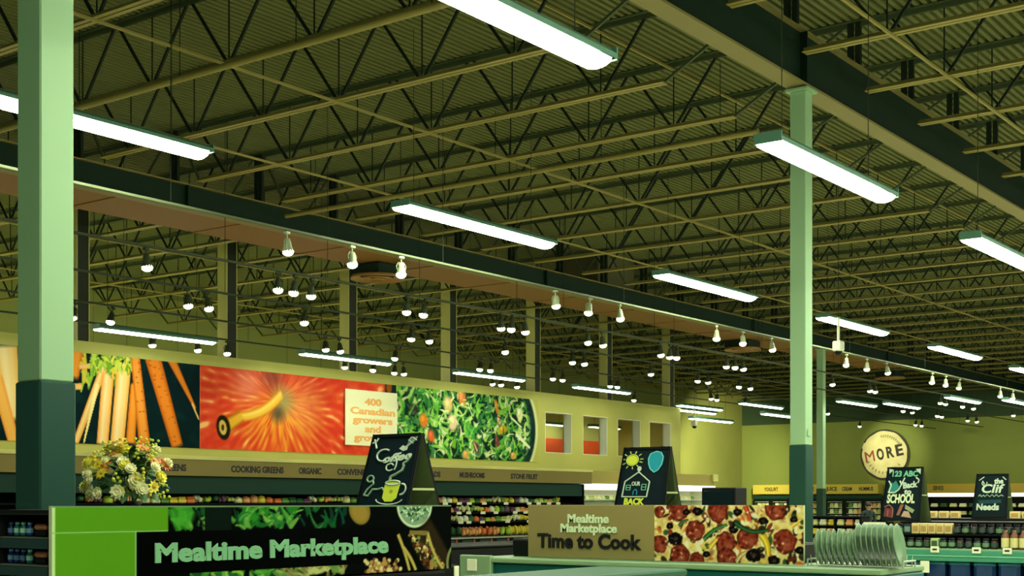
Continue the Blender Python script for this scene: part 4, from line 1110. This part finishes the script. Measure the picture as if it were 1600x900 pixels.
# ================================================================== RIGHT GONDOLA
UG = 20.4; vG0, vG1 = plan_u(1386,UG), plan_u(1680,UG)
t = thing('shelf_gondola', 'green edged shelf gondola packed with jars, holding the SCHOOL chalkboard', 'shelf', (UG,vG0,0), -PI/2); t['kind'] = 'thing'
Wg = vG0-vG1; ZS, ZU = EYE-.70, EYE-.49
MB().box((0,.62,0),(Wg,.66,ZG-.02)).box((0,.05,0),(.03,.62,ZS)).build('back_panel', M_casein, t)
MB().bbox((0,.55,ZG-.03),(Wg,1.9,ZG),.005).build('top_board', M_black, t)
MB().bbox((0,.75,0),(Wg,1.9,ZG-.03),.01).build('far_side', M_casein, t)
MB().bbox((0,0,ZS-.05),(Wg,.62,ZS),.01).build('shelf', M_lip, t)
MB().bbox((0,-.03,ZS-.19),(Wg,0,ZS-.02),.008).build('shelf_edge', M_shelfgreen, t)
MB().bbox((0,-.05,ZS-.12),(Wg,-.03,ZS-.10),.004).build('bumper', mat('bumper pale green', (110,190,150), .35), t)
MB().bbox((0,.30,ZU-.02),(Wg,.62,ZU),.004).build('upper_shelf', M_casein, t)
MB().bbox((0,-.1,0),(Wg,.62,.42),.02).build('base_deck', M_casein, t)
tags = [(1391,853),(1455,862),(1520,866),(1567,868),(1575,868)]
for px in (1398,1462,1527,1575):
    x = vG0-plan_u(px,UG); o = MB().bbox((x-.06,-.06,ZS-.06),(x+.07,-.045,ZS+.03),.003).build('price_tag', M_tagwhite, t)
    MB().box((x-.03,-.066,ZS-.025),(x+.04,-.06,ZS)).build('price_print', M_ink, o)
MB().bbox((vG0-plan_u(1447,UG)-.07,-.06,ZS-.37),(vG0-plan_u(1447,UG)+.07,-.05,ZS-.19),.003).build('sign_card', M_tagwhite, t)
def jar(m1, m2):
    b = MB(); b.lathe([(.001,0),(.05,0),(.055,.012),(.055,.11),(.04,.13),(.001,.13)],12,0); b.lathe([(.0565,.03),(.0565,.09)],12,1); b.lathe([(.045,.13),(.045,.155),(.001,.155)],12,2); return b.mesh('jar',[m1,m2,M_black])
JM = [('dark green',jar(mat('jar dark green',(14,36,32),.2),mat('jar label mint',(100,136,100),.5))),('black',jar(mat('jar black',(10,14,20),.2),mat('jar label grey',(56,72,66),.5))),('brown',jar(mat('jar brown',(54,32,20),.2),mat('jar label dark',(40,70,60),.5)))]
def pack(name, m1, m2, w, dp, h):
    b = MB(); b.bbox((-w/2,-dp/2,0),(w/2,dp/2,h),.008,0); b.box((-w*.36,-dp/2-.001,h*.2),(w*.36,-dp/2,h*.75),1); return b.mesh(name,[m1,m2])
BX = [('cream',pack('food_box',mat('box cream',(226,206,140),.6),mat('box print tan',(190,150,80),.6),.12,.1,.165)),('orange',pack('food_box',mat('box orange',(230,120,50),.6),mat('box print red',(190,60,30),.6),.12,.1,.165)),('pale green',pack('food_box',mat('box pale green',(170,196,130),.6),mat('box print dark',(60,80,50),.6),.12,.1,.15)),('dark',pack('food_box',mat('box dark',(20,38,40),.6),mat('box print grey',(120,150,130),.6),.12,.1,.15))]
for row, z in enumerate((ZS, ZU)):
    n = 0; x = .07; 
    while x < Wg-.08:
        px = colpx(UG+.2, vG0-x); n += 1
        y = UG+(.14 if row == 0 else .38)
        if row == 1 and 1425 < px < 1480: k = 1 if px < 1450 and px > 1438 else 0; cn, me = BX[k]; nm = 'food_box'; cat = 'box'
        elif row == 0 and 1460 < px < 1472: cn, me = BX[2]; nm = 'food_box'; cat = 'box'
        elif px < 1425 and (n+row) % 2: cn, me = BX[3]; nm = 'food_box'; cat = 'box'
        else: cn, me = JM[(n*2+row+n//4) % 3]; nm = 'jar'; cat = 'jar'
        if row == 0 and 1560 < px: x += .13; continue
        o = link(nm, me, None, (y, vG0-x, z), -PI/2)
        tag(o, '%s %s, %s item from the plate-rack end of gondola %s shelf' % (cn, cat, ordn(n), ('front','upper')[row]), cat, 'goods on the gondola shelves'); x += .128
# tall bottles at the far end
bt = MB(); bt.lathe([(.001,0),(.055,0),(.06,.02),(.06,.2),(.03,.25),(.025,.30),(.001,.30)],12,0); bt.lathe([(.0615,.03),(.0615,.17)],12,1); bt.lathe([(.03,.29),(.03,.335),(.001,.335)],12,2)
bt = bt.mesh('sauce_bottle',[mat('sauce brown',(110,64,36),.25),mat('sauce label cream',(214,206,140),.5),M_black])
for k, px in enumerate((1571,1585,1599,1613)):
    tag(link('sauce_bottle', bt, None, (UG+.1,plan_u(px,UG+.1),ZS), -PI/2), '%s tall brown sauce bottle from the jars at the gondola end' % ORD[k+1], 'bottle', 'sauce bottles on the gondola')
# blue packs on the base deck
bp = MB(); bp.bbox((-.16,-.12,0),(.16,.12,.28),.05,0); bp.bbox((-.165,-.125,.20),(.165,.125,.30),.04,1); bp = bp.mesh('blue_pack',[mat('pack blue',(12,54,100),.4),mat('pack aqua',(40,120,140),.4)])
for k in range(9):
    if .35+k*.37 > Wg-.2: break
    o = link('blue_pack', bp, None, (UG+.19, vG0-.35-k*.37, .42), -PI/2+random.uniform(-.15,.15))
    tag(o, '%s blue wrapped pack from the plate-rack end on the gondola bottom deck' % ORD[k+1], 'pack', 'blue packs under the gondola shelf')
# island under the second right-hand chalkboard
t_ = tx(1551); ux, vx = 25.6*(CA+t_*SA), 25.6*(SA-t_*CA)
t = thing('display_island', 'dark island behind the gondola holding the Clif chalkboard', 'display case', (ux-.6,vx-1.6,0)); t['kind'] = 'thing'
MB().bbox((0,0,0),(1.5,3.,ZG-.03),.02).build('case_body', M_casein, t)
MB().bbox((-.02,-.02,ZG-.03),(1.52,3.02,ZG),.008).build('top_board', M_black, t)
for k in range(4):
    o = link('food_box', BX[0][1], None, (ux-.45, vx+.55+k*.22, ZG), -PI/2); o.scale = (1.5,1.,.8)
    tag(o, 'cream carton on the dark island, %s from the Clif chalkboard' % ORD[k+1], 'carton', 'cream cartons beside the Clif chalkboard')
for k in range(3):
    o = link('food_box', BX[0][1], None, (ux-.45, vx-.55-k*.22, ZG), -PI/2); o.scale = (1.5,1.,.8)
    tag(o, 'cream carton beyond the Clif chalkboard, %s on that side' % ORD[k+1], 'carton', 'cream cartons beyond the Clif chalkboard')

# end rack between plates and gondola
UE = 20.9; va = plan_u(1350,UE); vb_ = plan_u(1384,UE)
t = thing('end_rack', 'small end rack of pale boxes between the plates and the gondola', 'rack', (UE,va,0), -PI/2); t['kind'] = 'thing'
We = va-vb_
MB().box((0,.3,0),(We,.34,1.28)).box((0,0,0),(.02,.3,1.28)).build('back_panel', M_casein, t)
MB().bbox((0,-.02,.78),(We,.3,.81),.004).build('shelf', M_lip, t)
MB().bbox((0,-.03,1.16),(We,0,1.28),.005).build('header_card', M_tagwhite, t)
for k in range(4): MB().box((.05+k*.08,-.035,1.18),(.1+k*.08,-.03,1.24)).build('header_print', mat('print olive',(90,100,50),.6), t)
for k in range(2):
    o = link('food_box', BX[2][1], None, (UE+.14,va-.1-k*.17,.81), -PI/2); o.scale = (1.25,1.2,1.3)
    tag(o, 'pale green box on the end rack shelf, %s from the plates' % ORD[k+1], 'box', 'pale boxes on the end rack')

# mid-distance yellow-lit bunker
d_ = 40.; UBk = 37.7; vb0, vb1 = plan_u(1262,UBk), plan_u(1346,UBk)
t = thing('bunker_display', 'mid-aisle black bunker shelf of pale packages before the glass coolers', 'display case', (UBk,vb0,0), -PI/2); t['kind'] = 'thing'
Wb = vb0-vb1
MB().box((0,.6,0),(Wb,.64,EYE-.42)).box((0,0,0),(.06,.6,EYE-.42)).box((Wb-.06,0,0),(Wb,.6,EYE-.42)).build('carcass', M_casein, t)
MB().box((Wb/2-.02,0,0),(Wb/2+.02,.6,EYE-.42)).build('divider', M_casein, t)
MB().bbox((0,-.03,EYE-.45),(Wb,.64,EYE-.40),.01).build('top_board', M_casein, t)
SB = [EYE-.68, EYE-.95, .35]
for z in SB: MB().bbox((.06,.0,z-.03),(Wb-.06,.6,z),.005).build('shelf', M_casein, t)
for r_, z in enumerate(SB):
    for k in range(6):
        x = .16+k*(Wb-.3)/5
        cn, kinds = PMESH[[1,5,3,1,9,5][(k+2*r_)%6]]
        o = link('produce_tub', kinds[1][2], None, (UBk+.18,vb0-x,z), -PI/2); o.scale = (.78,.9,1.3)
        tag(o, '%s package, %s along the bunker %s shelf' % (cn, ORD[k+1], ('top','middle','bottom')[r_]), 'package', 'packages in the bunker')
# black kiosk
d_ = 30.; t_ = tx(1124); ux, vx = d_*(CA+t_*SA), d_*(SA-t_*CA)
t = thing('kiosk_cabinet', 'black kiosk cabinet rising behind the pizza sign', 'cabinet', (ux,vx,0), -PI/2); t['kind'] = 'thing'
MB().bbox((-.42,-.05,0),(.42,.5,1.93),.02).build('cabinet_body', M_black, t)
MB().bbox((-.36,-.07,1.2),(.36,-.05,1.86),.008).build('screen', mat('dark screen',(6,16,20),.15), t)

# ================================================================== PERSON
def person(u, v, rz):
    t = thing('person', 'person in dark jacket and trousers standing near the bunker shelf', 'person', (u,v,0), rz)
    H = 1.58
    J = {'pel':(0,0,.86),'waist':(0,-.01,1.0),'chest':(0,0,1.2),'neck':(0,.0,1.36),'head0':(0,-.01,1.42),'head1':(0,-.02,1.50),'head2':(0,-.02,1.56)}
    vs = []; es = []; rad = []
    def add(p, r, par=None):
        vs.append(p); rad.append(r)
        if par is not None: es.append((par, len(vs)-1))
        return len(vs)-1
    pel = add((0,0,.86),(.15,.11)); wa = add((0,0,1.0),(.135,.1),pel); ch = add((0,0,1.18),(.155,.11),wa); sh = add((0,.01,1.30),(.11,.08),ch); nk = add((0,.0,1.36),(.052,.055),sh); h0 = add((0,-.015,1.42),(.07,.08),nk); h1 = add((0,-.02,1.50),(.075,.09),h0); add((0,-.01,1.565),(.045,.055),h1)
    for s in (-1,1):
        a = add((s*.10,0,.80),(.085,.09),pel); k = add((s*.11,-.02,.45),(.058,.06),a); an = add((s*.11,0,.09),(.04,.045),k); add((s*.12,-.14,.04),(.04,.03),an)
        q = add((s*.19,0,1.29),(.06,.06),sh); el = add((s*.24,.03,1.03),(.045,.045),q); wr = add((s*.22,-.10,.84),(.03,.032),el); hd = add((s*.215,-.13,.78),(.036,.02),wr)
        for f in range(4): 
            f0 = add((s*.215-.022+.015*f,-.15-.004*f,.735),(.009,.009),hd); add((s*.215-.02+.014*f,-.155,.70+.006*abs(f-1.5)),(.008,.008),f0)
        th = add((s*.18,-.16,.765),(.010,.010),hd); add((s*.175,-.18,.74),(.009,.009),th)
    me = bpy.data.meshes.new('body'); me.from_pydata(vs, es, []); o = link('body', me, t)
    sk = o.modifiers.new('skin','SKIN'); 
    for i, r_ in enumerate(rad): me.skin_vertices[0].data[i].radius = r_
    me.skin_vertices[0].data[0].use_root = True
    sb = o.modifiers.new('sub','SUBSURF'); sb.levels = 1; sb.render_levels = 1
    skin = mat('skin', (170,130,90), .6)
    dg = bpy.context.evaluated_depsgraph_get(); dg.update()
    m2 = bpy.data.meshes.new_from_object(o.evaluated_get(dg)); bpy.data.objects.remove(o)
    m2.materials.clear(); m2.materials.append(skin); m2.materials.append(mat('jacket dark teal',(16,40,40),.8)); m2.materials.append(mat('trousers dark',(16,24,26),.8)); m2.materials.append(M_black)
    for p in m2.polygons:
        c = p.center; p.use_smooth = True
        hand = abs(c.x) > .15 and c.z < .84 and c.y < -.07
        p.material_index = 0 if (c.z > 1.37 or hand) else (3 if c.z < .09 else (2 if c.z < .86 else 1))
    link('body', m2, t)
    hr = MB(); hr.ell((0,.0,1.525),(.092,.10,.085),14,8); hr.ell((0,.07,1.46),(.075,.045,.085),12,6); hr.build('hair', mat('hair dark',(16,14,12),.6), t)
    fc = MB()
    for s in (-1,1): fc.ell((s*.03,-.108,1.49),(.012,.008,.008),8,5,0); fc.ell((s*.083,-.01,1.475),(.012,.022,.03),8,5,1)
    fc.ell((0,-.118,1.465),(.011,.018,.018),8,5,1); fc.ell((0,-.1,1.43),(.026,.01,.007),8,5,2)
    fc.build('face', [M_black, skin, mat('lips',(130,70,60),.6)], t)
d_ = 41.; t_ = tx(1356.5); person(d_*(CA+t_*SA), d_*(SA-t_*CA), -PI/2+.9)

# things rest a hair above what carries them
for o in scn.objects:
    if o.parent is None and o.get('category') in ('tub','carton','bag','vegetable bunch','package','jar','box','bottle','pack','chalkboard','produce'): o.location.z += .003
    elif o.parent is None and o.get('category') == 'spotlight': o.location.z -= .012
    elif o.parent is None and o.get('category') == 'rack': o.location.z += .002

# ================================================================== WORLD / VIEW
wd = bpy.data.worlds.new('world'); scn.world = wd; wd.use_nodes = True
bg = wd.node_tree.nodes['Background']; bg.inputs[0].default_value = (.22,.62,.50,1); bg.inputs[1].default_value = .34
scn.view_settings.view_transform = 'Standard'; scn.view_settings.look = 'None'
scn.view_settings.exposure = 0.; scn.view_settings.gamma = 1.; scn.view_settings.use_curve_mapping = False
scn.cycles.use_denoising = True; scn.cycles.max_bounces = 7; scn.cycles.diffuse_bounces = 4; scn.cycles.glossy_bounces = 3
scn.cycles.sample_clamp_indirect = 4.; scn.cycles.use_light_tree = True; scn.cycles.caustics_reflective = False; scn.cycles.caustics_refractive = False
